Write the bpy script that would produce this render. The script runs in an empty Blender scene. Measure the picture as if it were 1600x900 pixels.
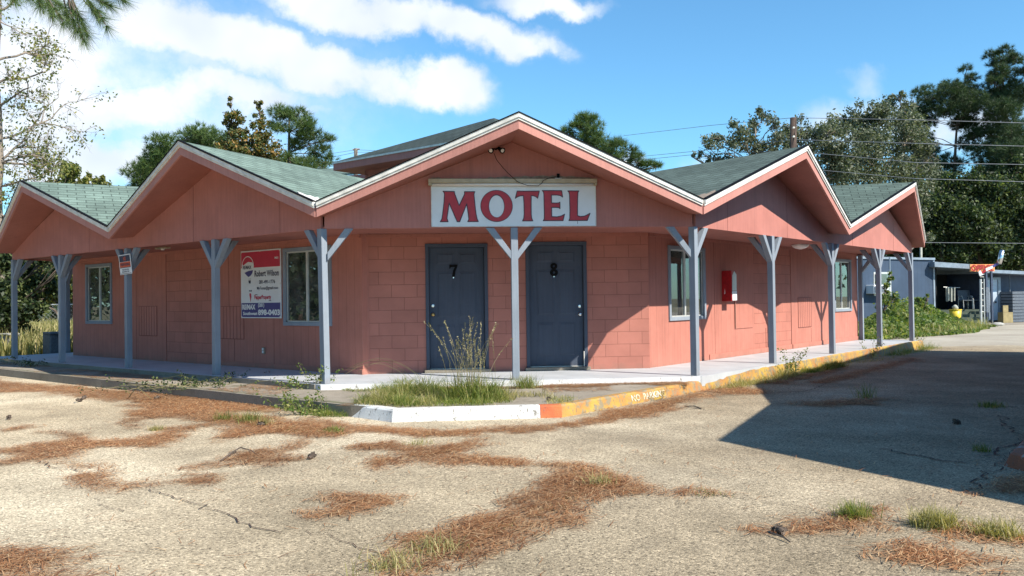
import bpy, bmesh, math, random
import numpy as np
from mathutils import Vector, Matrix
random.seed(7); RNG = np.random.default_rng(7)
SC = bpy.context.scene
COL = SC.collection
R2 = math.sqrt(2)
# ------------------------------------------------------------------ camera
FPX, PIT, ROL, YAW = 1346.02, math.radians(0.828), math.radians(-0.7769), math.radians(-5.3993)
CAM = np.array([-1.2098, -12.3632, 1.14])
Fw = np.array([-math.sin(YAW)*math.cos(PIT), math.cos(YAW)*math.cos(PIT), math.sin(PIT)])
Rt0 = np.array([math.cos(YAW), math.sin(YAW), 0.0]); Up0 = np.cross(Rt0, Fw)
Rt = Rt0*math.cos(ROL)+Up0*math.sin(ROL); Up = -Rt0*math.sin(ROL)+Up0*math.cos(ROL)
cd = bpy.data.cameras.new('camera'); cam = bpy.data.objects.new('camera', cd); COL.objects.link(cam)
cd.sensor_width = 36; cd.lens = FPX/1600*36; cd.clip_start = 0.05; cd.clip_end = 3000
M = Matrix.Identity(4)
for i in range(3):
    M[i][0] = Rt[i]; M[i][1] = Up[i]; M[i][2] = -Fw[i]; M[i][3] = CAM[i]
cam.matrix_world = M
SC.camera = cam
# ------------------------------------------------------------------ exposure, sun, sky
SC.view_settings.view_transform = 'Standard'; SC.view_settings.look = 'None'
SC.view_settings.exposure = 0.74; SC.view_settings.gamma = 1.0
SUN_EL = math.radians(42.0)
SH = np.array([0.733, -0.680])                    # horizontal direction towards the sun
sd = bpy.data.lights.new('sun', 'SUN'); so = bpy.data.objects.new('sun', sd); COL.objects.link(so)
sd.energy = 5.0; sd.angle = math.radians(0.53); sd.color = (1.0, 0.92, 0.79)
tosun = Vector((SH[0]*math.cos(SUN_EL), SH[1]*math.cos(SUN_EL), math.sin(SUN_EL)))
so.rotation_euler = tosun.to_track_quat('Z', 'Y').to_euler(); so.location = (20, -20, 30)

def at(u, v, D):
    """world point seen at photo pixel (u, v), D metres ahead"""
    return CAM + D*(Fw + Rt*(u-800)/FPX - Up*(v-450)/FPX)
def onz(u, v, z):
    d = Fw + Rt*(u-800)/FPX - Up*(v-450)/FPX
    return CAM + d*(z-CAM[2])/d[2]

w = bpy.data.worlds.new('World'); SC.world = w; w.use_nodes = True
nt = w.node_tree; nt.nodes.clear()
def N(nt, typ, **kw):
    n = nt.nodes.new(typ)
    for k, v in kw.items(): setattr(n, k, v)
    return n
def math_(nt, op, a, b=None, clamp=False):
    n = N(nt, 'ShaderNodeMath', operation=op, use_clamp=clamp)
    for i, x in enumerate((a, b)):
        if x is None: continue
        if isinstance(x, (int, float)): n.inputs[i].default_value = x
        else: nt.links.new(x, n.inputs[i])
    return n.outputs[0]
def mixc(nt, fac, a, b, blend='MIX'):
    n = N(nt, 'ShaderNodeMix', data_type='RGBA', blend_type=blend)
    for sock, x in ((n.inputs[0], fac), (n.inputs[6], a), (n.inputs[7], b)):
        if isinstance(x, (int, float)): sock.default_value = x
        elif isinstance(x, (tuple, list)): sock.default_value = (x[0], x[1], x[2], 1)
        else: nt.links.new(x, sock)
    return n.outputs[2]
def ramp(nt, fac, stops, interp='LINEAR'):
    n = N(nt, 'ShaderNodeValToRGB'); n.color_ramp.interpolation = interp
    el = n.color_ramp.elements
    while len(el) < len(stops): el.new(0.5)
    for e, (p, c) in zip(el, stops):
        e.position = p; e.color = (c, c, c, 1) if isinstance(c, (int, float)) else (c[0], c[1], c[2], 1)
    nt.links.new(fac, n.inputs[0]); return n.outputs[0]
def noise(nt, vec, scale, detail=4, rough=0.55, dist=0.0):
    n = N(nt, 'ShaderNodeTexNoise'); n.inputs['Scale'].default_value = scale
    n.inputs['Detail'].default_value = detail; n.inputs['Roughness'].default_value = rough
    n.inputs['Distortion'].default_value = dist
    if vec is not None: nt.links.new(vec, n.inputs['Vector'])
    return n.outputs['Fac']
sky = N(nt, 'ShaderNodeTexSky', sky_type='NISHITA'); sky.sun_disc = False
sky.sun_elevation = SUN_EL; sky.sun_rotation = math.atan2(SH[0], SH[1])
sky.air_density = 1.0; sky.dust_density = 0.3; sky.ozone_density = 1.6; sky.altitude = 50
tc = N(nt, 'ShaderNodeTexCoord'); sx = N(nt, 'ShaderNodeSeparateXYZ'); nt.links.new(tc.outputs['Generated'], sx.inputs[0])
az = math_(nt, 'ARCTAN2', sx.outputs[0], sx.outputs[1]); el_ = math_(nt, 'ARCSINE', sx.outputs[2])
cxyz = N(nt, 'ShaderNodeCombineXYZ'); nt.links.new(az, cxyz.inputs[0]); nt.links.new(el_, cxyz.inputs[1])
nz = N(nt, 'ShaderNodeTexNoise'); nz.inputs['Scale'].default_value = 13; nz.inputs['Detail'].default_value = 7; nz.inputs['Roughness'].default_value = 0.6
nt.links.new(cxyz.outputs[0], nz.inputs['Vector'])
vs = N(nt, 'ShaderNodeVectorMath', operation='SUBTRACT'); nt.links.new(nz.outputs['Color'], vs.inputs[0]); vs.inputs[1].default_value = (0.5, 0.5, 0.5)
vm = N(nt, 'ShaderNodeVectorMath', operation='SCALE'); nt.links.new(vs.outputs[0], vm.inputs[0]); vm.inputs['Scale'].default_value = 0.075
va = N(nt, 'ShaderNodeVectorMath', operation='ADD'); nt.links.new(cxyz.outputs[0], va.inputs[0]); nt.links.new(vm.outputs[0], va.inputs[1])
CLOUDS = [(260,140,420,170,4,.5),(60,60,260,150,0,.6),(60,90,150,75,0,1.0),(330,55,200,48,-10,1.0),(250,25,90,30,-10,.8),(480,92,150,42,-14,1.0),(690,132,95,36,-5,1.0),(600,120,80,30,-10,.75),
          (560,18,190,34,-8,.95),(740,48,150,34,-10,1.0),(835,72,60,20,0,.7),(855,2,110,20,-4,.8),(180,165,190,45,8,.85),
          (350,140,160,36,5,.8),(470,165,90,22,0,.5),(120,250,190,48,0,.9),(40,200,110,60,0,.8),(430,262,140,30,0,.45),
          (1355,128,42,22,-20,.36),(1335,185,130,40,0,.5),(1150,255,90,24,0,.6),(1490,200,120,40,0,.6),(985,265,50,16,0,.55),
          (-400,150,350,70,6,.9),(2300,120,400,60,-4,.8),(-900,60,300,80,0,.9),(3000,150,400,70,0,.8)]
acc = None
for (u, v, ru, rv, rot, s) in CLOUDS:
    uu = min(max(u, -800), 2400); p_ = at(uu, v, 1.0)-CAM
    a0 = math.atan2(p_[0], p_[1]) + (u-uu)/FPX; e0 = math.atan2(p_[2], math.hypot(p_[0], p_[1]))
    mp = N(nt, 'ShaderNodeMapping', vector_type='TEXTURE'); nt.links.new(va.outputs[0], mp.inputs[0])
    mp.inputs['Location'].default_value = (a0, e0, 0); mp.inputs['Rotation'].default_value = (0, 0, math.radians(rot))
    mp.inputs['Scale'].default_value = (ru*1.35/FPX, rv*1.45/FPX, 1)
    ln = N(nt, 'ShaderNodeVectorMath', operation='LENGTH'); nt.links.new(mp.outputs[0], ln.inputs[0])
    mr = N(nt, 'ShaderNodeMapRange', interpolation_type='SMOOTHSTEP'); nt.links.new(ln.outputs['Value'], mr.inputs[0])
    mr.inputs[1].default_value = 1.0; mr.inputs[2].default_value = 0.15; mr.inputs[3].default_value = 0.0; mr.inputs[4].default_value = s
    acc = mr.outputs[0] if acc is None else math_(nt, 'MAXIMUM', acc, mr.outputs[0])
fine = noise(nt, cxyz.outputs[0], 22, 8, 0.6)
dens = math_(nt, 'MULTIPLY', acc, math_(nt, 'ADD', math_(nt, 'MULTIPLY', fine, 1.5), 0.42))
dens = ramp(nt, dens, [(0.10, 0.0), (1.15, 1.0)], 'EASE')
shade = ramp(nt, noise(nt, cxyz.outputs[0], 7, 3), [(0.3, (6.8, 7.4, 8.4)), (0.62, (9.2, 9.4, 9.7))])
skyc = mixc(nt, 1.0, sky.outputs[0], (0.88, 1.48, 1.72), 'MULTIPLY')
colr = mixc(nt, math_(nt, 'MULTIPLY', dens, 0.93), skyc, shade)
bg = N(nt, 'ShaderNodeBackground'); nt.links.new(colr, bg.inputs[0]); bg.inputs[1].default_value = 0.074
wo = N(nt, 'ShaderNodeOutputWorld'); nt.links.new(bg.outputs[0], wo.inputs[0])

# ------------------------------------------------------------------ materials
def new_mat(name):
    m = bpy.data.materials.new(name); m.use_nodes = True; t = m.node_tree
    b = t.nodes['Principled BSDF']; return m, t, b
def objco(t):
    return N(t, 'ShaderNodeTexCoord').outputs['Object']
def mapv(t, vec, scale=(1,1,1), rot=(0,0,0), loc=(0,0,0)):
    mp = N(t, 'ShaderNodeMapping'); t.links.new(vec, mp.inputs[0]); mp.inputs['Scale'].default_value = scale
    mp.inputs['Rotation'].default_value = rot; mp.inputs['Location'].default_value = loc; return mp.outputs[0]
def bump(t, b, h, strength=0.3, dist=0.01):
    n = N(t, 'ShaderNodeBump'); n.inputs['Strength'].default_value = strength; n.inputs['Distance'].default_value = dist
    t.links.new(h, n.inputs['Height']); t.links.new(n.outputs[0], b.inputs['Normal'])
def setc(t, b, c): t.links.new(c, b.inputs['Base Color'])
def simple(name, col, rough=0.6, metal=0.0, var=0.15, scale=6.0, bmp=0.0, spec=0.5):
    m, t, b = new_mat(name); co = objco(t)
    f = noise(t, co, scale, 5)
    k = ramp(t, f, [(0.3, 1-var), (0.7, 1+var)])
    setc(t, b, mixc(t, 1.0, col, k, 'MULTIPLY'))
    b.inputs['Roughness'].default_value = rough; b.inputs['Metallic'].default_value = metal
    b.inputs['Specular IOR Level'].default_value = spec
    if bmp: bump(t, b, noise(t, co, scale*12, 4), bmp, 0.004)
    return m
PINK = (0.43, 0.172, 0.134)
def painted_wood(name, col, streak=True, groove=0.0, ang=0.0, wear=0.0):
    """painted plywood: faint vertical grain, dirt at the bottom edge, optional grooves along the wall"""
    m, t, b = new_mat(name); co = objco(t)
    r = mapv(t, co, (1,1,1), (0,0,-ang))
    g = noise(t, mapv(t, r, (34, 34, 1.6)), 1.0, 4, 0.6)
    blot = noise(t, r, 1.7, 5, 0.6)
    k = ramp(t, g, [(0.25, 0.90), (0.75, 1.08)]); k2 = ramp(t, blot, [(0.3, 0.88), (0.72, 1.10)])
    c = mixc(t, 1.0, mixc(t, 1.0, col, k, 'MULTIPLY'), k2, 'MULTIPLY')
    st = noise(t, mapv(t, r, (9, 9, 0.5)), 1.0, 3); c = mixc(t, ramp(t, st, [(0.58, 0.0), (0.75, 0.22)]), c, (col[0]*0.45, col[1]*0.5, col[2]*0.55))
    spz = N(t, 'ShaderNodeSeparateXYZ'); t.links.new(co, spz.inputs[0])
    spl = math_(t, 'ADD', math_(t, 'MULTIPLY', spz.outputs[2], -1.6), math_(t, 'MULTIPLY', noise(t, r, 5, 6, 0.7), 0.62))
    c = mixc(t, ramp(t, spl, [(0.16, 0.0), (0.42, 0.55)]), c, (0.20, 0.15, 0.115))
    fd = noise(t, mapv(t, r, (0.8, 0.8, 1.4), loc=(3, 7, 1)), 1.0, 7, 0.7); c = mixc(t, ramp(t, fd, [(0.5, 0.0), (0.7, 0.22)]), c, tuple(min(1, x*1.15+.05) for x in col))
    if wear:
        wn = noise(t, r, 28, 6, 0.7); c = mixc(t, ramp(t, wn, [(0.66, 0.0), (0.72, wear)]), c, (0.42, 0.37, 0.32))
    h = g
    if groove:
        sp = N(t, 'ShaderNodeSeparateXYZ'); t.links.new(r, sp.inputs[0])
        fr = math_(t, 'FRACT', math_(t, 'MULTIPLY', sp.outputs[0], 1/groove))
        gr = ramp(t, fr, [(0.0, 0.0), (0.05, 1.0), (0.95, 1.0), (1.0, 0.0)])
        c = mixc(t, 1.0, c, ramp(t, gr, [(0.0, 0.72), (0.9, 1.0)]), 'MULTIPLY')
        h = math_(t, 'ADD', math_(t, 'MULTIPLY', g, 0.15), gr)
    setc(t, b, c); b.inputs['Roughness'].default_value = 0.72; b.inputs['Specular IOR Level'].default_value = 0.3
    bump(t, b, h, 0.35, 0.004); return m
def block_mat(name, col, ang=0.0):
    m, t, b = new_mat(name); co = objco(t)
    r = mapv(t, co, (1,1,1), (0,0,-ang)); sp = N(t, 'ShaderNodeSeparateXYZ'); t.links.new(r, sp.inputs[0])
    cb = N(t, 'ShaderNodeCombineXYZ'); t.links.new(sp.outputs[0], cb.inputs[0]); t.links.new(sp.outputs[2], cb.inputs[1])
    wob = N(t, 'ShaderNodeVectorMath', operation='ADD'); t.links.new(cb.outputs[0], wob.inputs[0])
    nn = N(t, 'ShaderNodeTexNoise'); nn.inputs['Scale'].default_value = 7; t.links.new(co, nn.inputs[0])
    sc = N(t, 'ShaderNodeVectorMath', operation='SCALE'); t.links.new(nn.outputs['Color'], sc.inputs[0]); sc.inputs['Scale'].default_value = 0.008
    t.links.new(sc.outputs[0], wob.inputs[1])
    br = N(t, 'ShaderNodeTexBrick'); t.links.new(wob.outputs[0], br.inputs[0])
    br.inputs['Scale'].default_value = 1.0; br.inputs['Brick Width'].default_value = 0.406; br.inputs['Row Height'].default_value = 0.203
    br.inputs['Mortar Size'].default_value = 0.0045; br.inputs['Mortar Smooth'].default_value = 0.6
    br.inputs['Color1'].default_value = (0.93,)*3+(1,); br.inputs['Color2'].default_value = (1.05,)*3+(1,); br.inputs['Mortar'].default_value = (0.52,)*3+(1,)
    c = mixc(t, 1.0, col, br.outputs['Color'], 'MULTIPLY')
    c = mixc(t, 1.0, c, ramp(t, noise(t, r, 1.9, 6, 0.6), [(0.3, 0.86), (0.7, 1.1)]), 'MULTIPLY')
    spl = math_(t, 'ADD', math_(t, 'MULTIPLY', sp.outputs[2], -1.6), math_(t, 'MULTIPLY', noise(t, r, 5, 6, 0.7), 0.62))
    c = mixc(t, ramp(t, spl, [(0.16, 0.0), (0.42, 0.6)]), c, (0.19, 0.14, 0.11))
    setc(t, b, c); b.inputs['Roughness'].default_value = 0.75; b.inputs['Specular IOR Level'].default_value = 0.3
    h = math_(t, 'ADD', math_(t, 'MULTIPLY', br.outputs['Fac'], -1.0), math_(t, 'MULTIPLY', noise(t, co, 90, 4), 0.25))
    bump(t, b, h, 0.5, 0.006); return m
A45 = math.radians(45)
MAT = {}
MAT['wall_l'] = painted_wood('pink_plywood_left', PINK, ang=-A45, groove=0.2)
MAT['wall_r'] = painted_wood('pink_plywood_right', PINK, ang=A45, groove=0.2)
MAT['pink'] = painted_wood('pink_board', PINK)
MAT['gable'] = painted_wood('pink_gable', (0.435, 0.178, 0.150))
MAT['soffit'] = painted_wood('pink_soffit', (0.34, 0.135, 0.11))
MAT['rake'] = painted_wood('pink_rake', (0.47, 0.215, 0.18), wear=0.5)
MAT['block'] = block_mat('painted_block', PINK)
MAT['block_l'] = block_mat('painted_block_left', PINK, -A45)
MAT['block_r'] = block_mat('painted_block_right', PINK, A45)
MAT['white'] = simple('white_trim', (0.68, 0.66, 0.61), 0.5, var=0.2, scale=9, bmp=0.15)
MAT['blue'] = painted_wood('blue_grey_paint', (0.235, 0.275, 0.33), wear=0.35)
MAT['bluedoor'] = painted_wood('blue_grey_door', (0.062, 0.078, 0.112), wear=0.10)
MAT['black'] = simple('black_paint', (0.006, 0.006, 0.007), 0.7, spec=0.1)
MAT['seam'] = simple('dark_seam', (0.05, 0.025, 0.022), 0.9)
MAT['line'] = simple('shaded_groove', (0.17, 0.06, 0.05), 0.9)
MAT['chrome'] = simple('brushed_steel', (0.75, 0.75, 0.76), 0.25, 1.0, 0.05)
MAT['brass'] = simple('old_brass', (0.45, 0.30, 0.12), 0.35, 1.0, 0.2, 30)
MAT['alu'] = simple('aluminium_frame', (0.55, 0.56, 0.55), 0.4, 0.3, 0.1)
MAT['curtain'] = simple('white_curtain', (0.68, 0.70, 0.68), 0.9, var=0.18, scale=3)
MAT['room'] = simple('dark_room', (0.03, 0.03, 0.03), 0.9)
MAT['signwhite'] = simple('sign_white', (0.72, 0.74, 0.76), 0.45, var=0.05, scale=4)
MAT['red'] = simple('sign_red', (0.42, 0.014, 0.028), 0.45, var=0.12, scale=12)
MAT['maroon'] = simple('sign_outline', (0.05, 0.012, 0.03), 0.5)
MAT['beige'] = simple('beige_lamp', (0.42, 0.36, 0.25), 0.5, var=0.15, scale=12)
MAT['peel'] = simple('bare_weathered', (0.27, 0.21, 0.16), 0.85, var=0.35, scale=14)
MAT['tube'] = simple('lamp_tube', (0.75, 0.73, 0.70), 0.3, var=0.05)
MAT['redbox'] = simple('red_enamel', (0.33, 0.008, 0.012), 0.35, var=0.35, scale=14)
MAT['ribbonred'] = simple('realty_red', (0.50, 0.02, 0.06), 0.45, var=0.08)
MAT['realblue'] = simple('realty_blue', (0.05, 0.045, 0.20), 0.45, var=0.08)
MAT['ink'] = simple('sign_ink', (0.03, 0.03, 0.07), 0.5)
MAT['orange'] = simple('sign_orange', (0.62, 0.09, 0.03), 0.45, var=0.1)
MAT['woodpole'] = simple('pole_wood', (0.07, 0.045, 0.035), 0.9, var=0.3, scale=9)
MAT['cable'] = simple('cable', (0.22, 0.23, 0.25), 0.6)
MAT['concblock'] = simple('grey_block', (0.32, 0.31, 0.29), 0.9, var=0.2, scale=8)

def glass_mat(name, tint=(0.55, 0.6, 0.6), ior=1.5):
    m, t, b = new_mat(name); t.nodes.remove(b)
    out = [n for n in t.nodes if n.type == 'OUTPUT_MATERIAL'][0]
    gl = N(t, 'ShaderNodeBsdfGlossy'); gl.inputs['Roughness'].default_value = 0.01; gl.inputs[0].default_value = (0.95, 0.97, 1, 1)
    tr = N(t, 'ShaderNodeBsdfTransparent'); tr.inputs[0].default_value = (*tint, 1)
    fr = N(t, 'ShaderNodeFresnel'); fr.inputs[0].default_value = ior
    dirt = N(t, 'ShaderNodeBsdfDiffuse'); dirt.inputs[0].default_value = (0.35, 0.36, 0.35, 1)
    f = math_(t, 'ADD', math_(t, 'MULTIPLY', fr.outputs[0], 1.7), 0.07, True)
    mx = N(t, 'ShaderNodeMixShader'); t.links.new(f, mx.inputs[0]); t.links.new(tr.outputs[0], mx.inputs[1]); t.links.new(gl.outputs[0], mx.inputs[2])
    m2 = N(t, 'ShaderNodeMixShader'); t.links.new(ramp(t, noise(t, objco(t), 4, 6), [(0.35, 0.03), (0.8, 0.22)]), m2.inputs[0])
    t.links.new(mx.outputs[0], m2.inputs[1]); t.links.new(dirt.outputs[0], m2.inputs[2]); t.links.new(m2.outputs[0], out.inputs[0]); return m
MAT['glass'] = glass_mat('window_glass')

def shingle_mat(name, col, ang):
    m, t, b = new_mat(name); co = objco(t)
    r = mapv(t, co, (1,1,1), (0,0,-ang)); sp = N(t, 'ShaderNodeSeparateXYZ'); t.links.new(r, sp.inputs[0])
    cb = N(t, 'ShaderNodeCombineXYZ'); t.links.new(sp.outputs[1], cb.inputs[0]); t.links.new(sp.outputs[0], cb.inputs[1])
    br = N(t, 'ShaderNodeTexBrick'); t.links.new(cb.outputs[0], br.inputs[0])
    br.inputs['Scale'].default_value = 1.0; br.inputs['Brick Width'].default_value = 0.31; br.inputs['Row Height'].default_value = 0.14
    br.inputs['Mortar Size'].default_value = 0.013; br.inputs['Mortar Smooth'].default_value = 0.5
    br.inputs['Color1'].default_value = (0.82,)*3+(1,); br.inputs['Color2'].default_value = (1.1,)*3+(1,); br.inputs['Mortar'].default_value = (0.48,)*3+(1,)
    c = mixc(t, 1.0, col, br.outputs['Color'], 'MULTIPLY')
    c = mixc(t, 1.0, c, ramp(t, noise(t, co, 1.1, 6, 0.65), [(0.3, 0.72), (0.7, 1.2)]), 'MULTIPLY')
    c = mixc(t, 1.0, c, ramp(t, noise(t, co, 60, 3, 0.7), [(0.3, 0.75), (0.7, 1.25)]), 'MULTIPLY')
    setc(t, b, c); b.inputs['Roughness'].default_value = 0.95; b.inputs['Specular IOR Level'].default_value = 0.2
    # each course is a small step: height ramps along the slope
    fr = math_(t, 'FRACT', math_(t, 'MULTIPLY', sp.outputs[0], 1/0.14)); c = mixc(t, 1.0, c, ramp(t, fr, [(0.0, 0.62), (0.16, 1.0), (1.0, 1.06)]), 'MULTIPLY'); setc(t, b, c)
    h = math_(t, 'ADD', math_(t, 'ADD', fr, math_(t, 'MULTIPLY', noise(t, co, 110, 2), 0.4)), math_(t, 'MULTIPLY', br.outputs['Fac'], -0.7))
    bump(t, b, h, 0.6, 0.012); return m
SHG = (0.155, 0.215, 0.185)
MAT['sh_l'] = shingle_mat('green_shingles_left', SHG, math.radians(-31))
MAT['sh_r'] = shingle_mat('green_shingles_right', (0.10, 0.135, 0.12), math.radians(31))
MAT['sh_u'] = shingle_mat('dark_shingles', (0.05, 0.068, 0.064), math.radians(-45))
MAT['sh_c'] = shingle_mat('green_shingles_centre', SHG, 0)
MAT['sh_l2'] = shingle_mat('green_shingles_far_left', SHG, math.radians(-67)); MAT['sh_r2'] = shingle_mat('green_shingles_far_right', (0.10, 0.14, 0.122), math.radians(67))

def leaf_mat(name, c1, c2, c3=None, trans=0.35, rough=0.55):
    m, t, b = new_mat(name); out = [n for n in t.nodes if n.type == 'OUTPUT_MATERIAL'][0]
    ri = N(t, 'ShaderNodeNewGeometry').outputs['Random Per Island']
    st = [(0.0, c1), (0.6, c2)] + ([(0.97, c3)] if c3 else [(1.0, c2)])
    c = ramp(t, ri, st)
    big = noise(t, objco(t), 0.55, 3)
    c = mixc(t, 1.0, c, ramp(t, big, [(0.3, 0.7), (0.7, 1.3)]), 'MULTIPLY')
    setc(t, b, c); b.inputs['Roughness'].default_value = rough; b.inputs['Specular IOR Level'].default_value = 0.35
    tr = N(t, 'ShaderNodeBsdfTranslucent'); t.links.new(mixc(t, 1.0, c, (1.5, 1.6, 0.7), 'MULTIPLY'), tr.inputs[0])
    mx = N(t, 'ShaderNodeMixShader'); mx.inputs[0].default_value = trans
    t.links.new(b.outputs[0], mx.inputs[1]); t.links.new(tr.outputs[0], mx.inputs[2]); t.links.new(mx.outputs[0], out.inputs[0]); return m
MAT['pine'] = leaf_mat('pine_needles', (0.035, 0.07, 0.03), (0.09, 0.15, 0.045), (0.14, 0.18, 0.05), 0.2)
MAT['pinedark'] = leaf_mat('dark_pine_needles', (0.02, 0.042, 0.022), (0.05, 0.085, 0.035), (0.09, 0.13, 0.05), 0.15)
MAT['oak'] = leaf_mat('oak_leaves', (0.05, 0.066, 0.04), (0.105, 0.128, 0.078), (0.22, 0.225, 0.165), 0.25)
MAT['gum'] = leaf_mat('sweetgum_leaves', (0.05, 0.085, 0.03), (0.13, 0.14, 0.05), (0.40, 0.23, 0.08), 0.35)
MAT['olive'] = leaf_mat('olive_leaves', (0.06, 0.09, 0.025), (0.16, 0.18, 0.05), (0.30, 0.26, 0.08), 0.35)
MAT['shrub'] = leaf_mat('shrub_leaves', (0.012, 0.025, 0.012), (0.04, 0.065, 0.025), (0.14, 0.17, 0.06), 0.3)
MAT['grass'] = leaf_mat('grass_blades', (0.07, 0.12, 0.025), (0.17, 0.22, 0.05), (0.38, 0.33, 0.14), 0.4, 0.6)
MAT['drygrass'] = leaf_mat('dry_grass', (0.16, 0.17, 0.06), (0.34, 0.31, 0.13), (0.52, 0.43, 0.24), 0.35, 0.7)
MAT['straw'] = leaf_mat('straw', (0.15, 0.155, 0.07), (0.27, 0.24, 0.125), (0.42, 0.36, 0.24), 0.25, 0.7)
MAT['weed'] = leaf_mat('weed_leaves', (0.06, 0.11, 0.03), (0.14, 0.20, 0.05), (0.27, 0.27, 0.09), 0.35)
MAT['needles'] = leaf_mat('fallen_needles', (0.17, 0.068, 0.028), (0.38, 0.175, 0.072), (0.54, 0.36, 0.20), 0.1, 0.7)
MAT['bark'] = simple('bark', (0.10, 0.075, 0.06), 0.95, var=0.45, scale=7, bmp=0.6)
MAT['greybark'] = simple('grey_bark', (0.24, 0.20, 0.165), 0.95, var=0.4, scale=7, bmp=0.5)

# ------------------------------------------------------------------ mesh helpers
LOC = {}
def props(o, label=None, cat=None, group=None, kind=None):
    if label: o['label'] = label
    if cat: o['category'] = cat
    if group: o['group'] = group
    if kind: o['kind'] = kind
    return o
def thing(name, loc, label, cat, group=None):
    o = bpy.data.objects.new(name, None); COL.objects.link(o); o.location = [float(x) for x in loc]
    o.empty_display_size = 0.2; LOC[o.name] = np.array([float(x) for x in loc])
    return props(o, label, cat, group)
class MB:
    def __init__(s): s.v = []; s.f = []
    def add(s, vs, fs):
        n = len(s.v); s.v += [tuple(map(float, x)) for x in vs]; s.f += [tuple(i+n for i in f) for f in fs]; return s
    def quad(s, a, b, c, d): return s.add([a, b, c, d], [(0, 1, 2, 3)])
    def prism(s, bot, top):
        """loft between two equal point loops, capped"""
        n = len(bot); fs = [(i, (i+1) % n, n+(i+1) % n, n+i) for i in range(n)] + [tuple(range(n))[::-1], tuple(range(n, 2*n))]
        return s.add(list(bot)+list(top), fs)
    def box(s, fr, t0, t1, d0, d1, z0, z1):
        b = [fr(t0, d0, z0), fr(t1, d0, z0), fr(t1, d1, z0), fr(t0, d1, z0)]; tp = [fr(t0, d0, z1), fr(t1, d0, z1), fr(t1, d1, z1), fr(t0, d1, z1)]
        return s.prism(b, tp)
    def tube(s, pts, rad, seg=8, closed=True):
        pts = [np.array(p, float) for p in pts]; rad = [rad]*len(pts) if isinstance(rad, (int, float)) else rad
        rings = []; prev = None
        for i, p in enumerate(pts):
            d = pts[min(i+1, len(pts)-1)]-pts[max(i-1, 0)]; d = d/(np.linalg.norm(d)+1e-9)
            ref = np.array([0, 0, 1.0]) if abs(d[2]) < 0.9 else np.array([1.0, 0, 0])
            if prev is not None: ref = prev
            a = np.cross(d, ref); a /= np.linalg.norm(a)+1e-9; b = np.cross(a, d); prev = b
            rings.append([p+rad[i]*(a*math.cos(2*math.pi*k/seg)+b*math.sin(2*math.pi*k/seg)) for k in range(seg)])
        vs = [q for r in rings for q in r]; fs = []
        for i in range(len(pts)-1):
            for k in range(seg):
                fs.append((i*seg+k, i*seg+(k+1) % seg, (i+1)*seg+(k+1) % seg, (i+1)*seg+k))
        if closed: fs += [tuple(range(seg))[::-1], tuple(range((len(pts)-1)*seg, len(pts)*seg))]
        return s.add(vs, fs)
    def build(s, name, mat, parent=None, bevel=0.0, smooth=False, loc=None):
        me = bpy.data.meshes.new(name)
        o = bpy.data.objects.new(name, me); COL.objects.link(o)
        if parent is not None:
            off = LOC[parent.name]; o.parent = parent; LOC[o.name] = off
        else:
            off = np.array(loc, float) if loc is not None else np.zeros(3)
            o.location = off; LOC[o.name] = off
        vs = [tuple(np.array(v)-off) for v in s.v]
        me.from_pydata(vs, [], s.f); me.validate(); me.update()
        bm = bmesh.new(); bm.from_mesh(me); bmesh.ops.recalc_face_normals(bm, faces=bm.faces[:])
        if bevel:
            es = [e for e in bm.edges if len(e.link_faces) == 2 and e.calc_face_angle(0) > 0.6]
            bmesh.ops.bevel(bm, geom=es, offset=bevel, segments=1, affect='EDGES', clamp_overlap=True)
        bm.to_mesh(me); bm.free()
        if smooth: me.polygons.foreach_set('use_smooth', [True]*len(me.polygons))
        me.materials.append(mat)
        return o
def child_of_child(o):     # children of a part keep the thing's origin
    return o
def fast_mesh(name, V, F, mat, parent=None, smooth=False, loc=None):
    """V (n,3), F (m,3|4) numpy arrays"""
    me = bpy.data.meshes.new(name); o = bpy.data.objects.new(name, me); COL.objects.link(o)
    if parent is not None: off = LOC[parent.name]; o.parent = parent; LOC[o.name] = off
    else:
        off = np.array(loc, float) if loc is not None else np.zeros(3); o.location = off; LOC[o.name] = off
    V = np.asarray(V, np.float32)-off.astype(np.float32); F = np.asarray(F, np.int32)
    me.vertices.add(len(V)); me.vertices.foreach_set('co', V.ravel())
    k = F.shape[1]; me.loops.add(F.size); me.loops.foreach_set('vertex_index', F.ravel())
    me.polygons.add(len(F)); me.polygons.foreach_set('loop_start', np.arange(0, F.size, k, dtype=np.int32))
    me.update(calc_edges=True)
    if smooth: me.polygons.foreach_set('use_smooth', np.ones(len(F), bool))
    me.materials.append(mat); return o
WLD = lambda t, d, z: (t, d, z)
AL, AR = 2.7119, 2.6585
FC = lambda t, d, z: (t, d, z)                                   # chamfer front: t = x, d = y (inwards)
FR = lambda t, d, z: (AR+(t-d)/R2, (t+d)/R2, z)                  # right wing: t along, d inwards
FL = lambda t, d, z: (-AL-(t-d)/R2, (t+d)/R2, z)                 # left wing
G, SW = -0.21, -0.075                                            # lot level, pavement level

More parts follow.
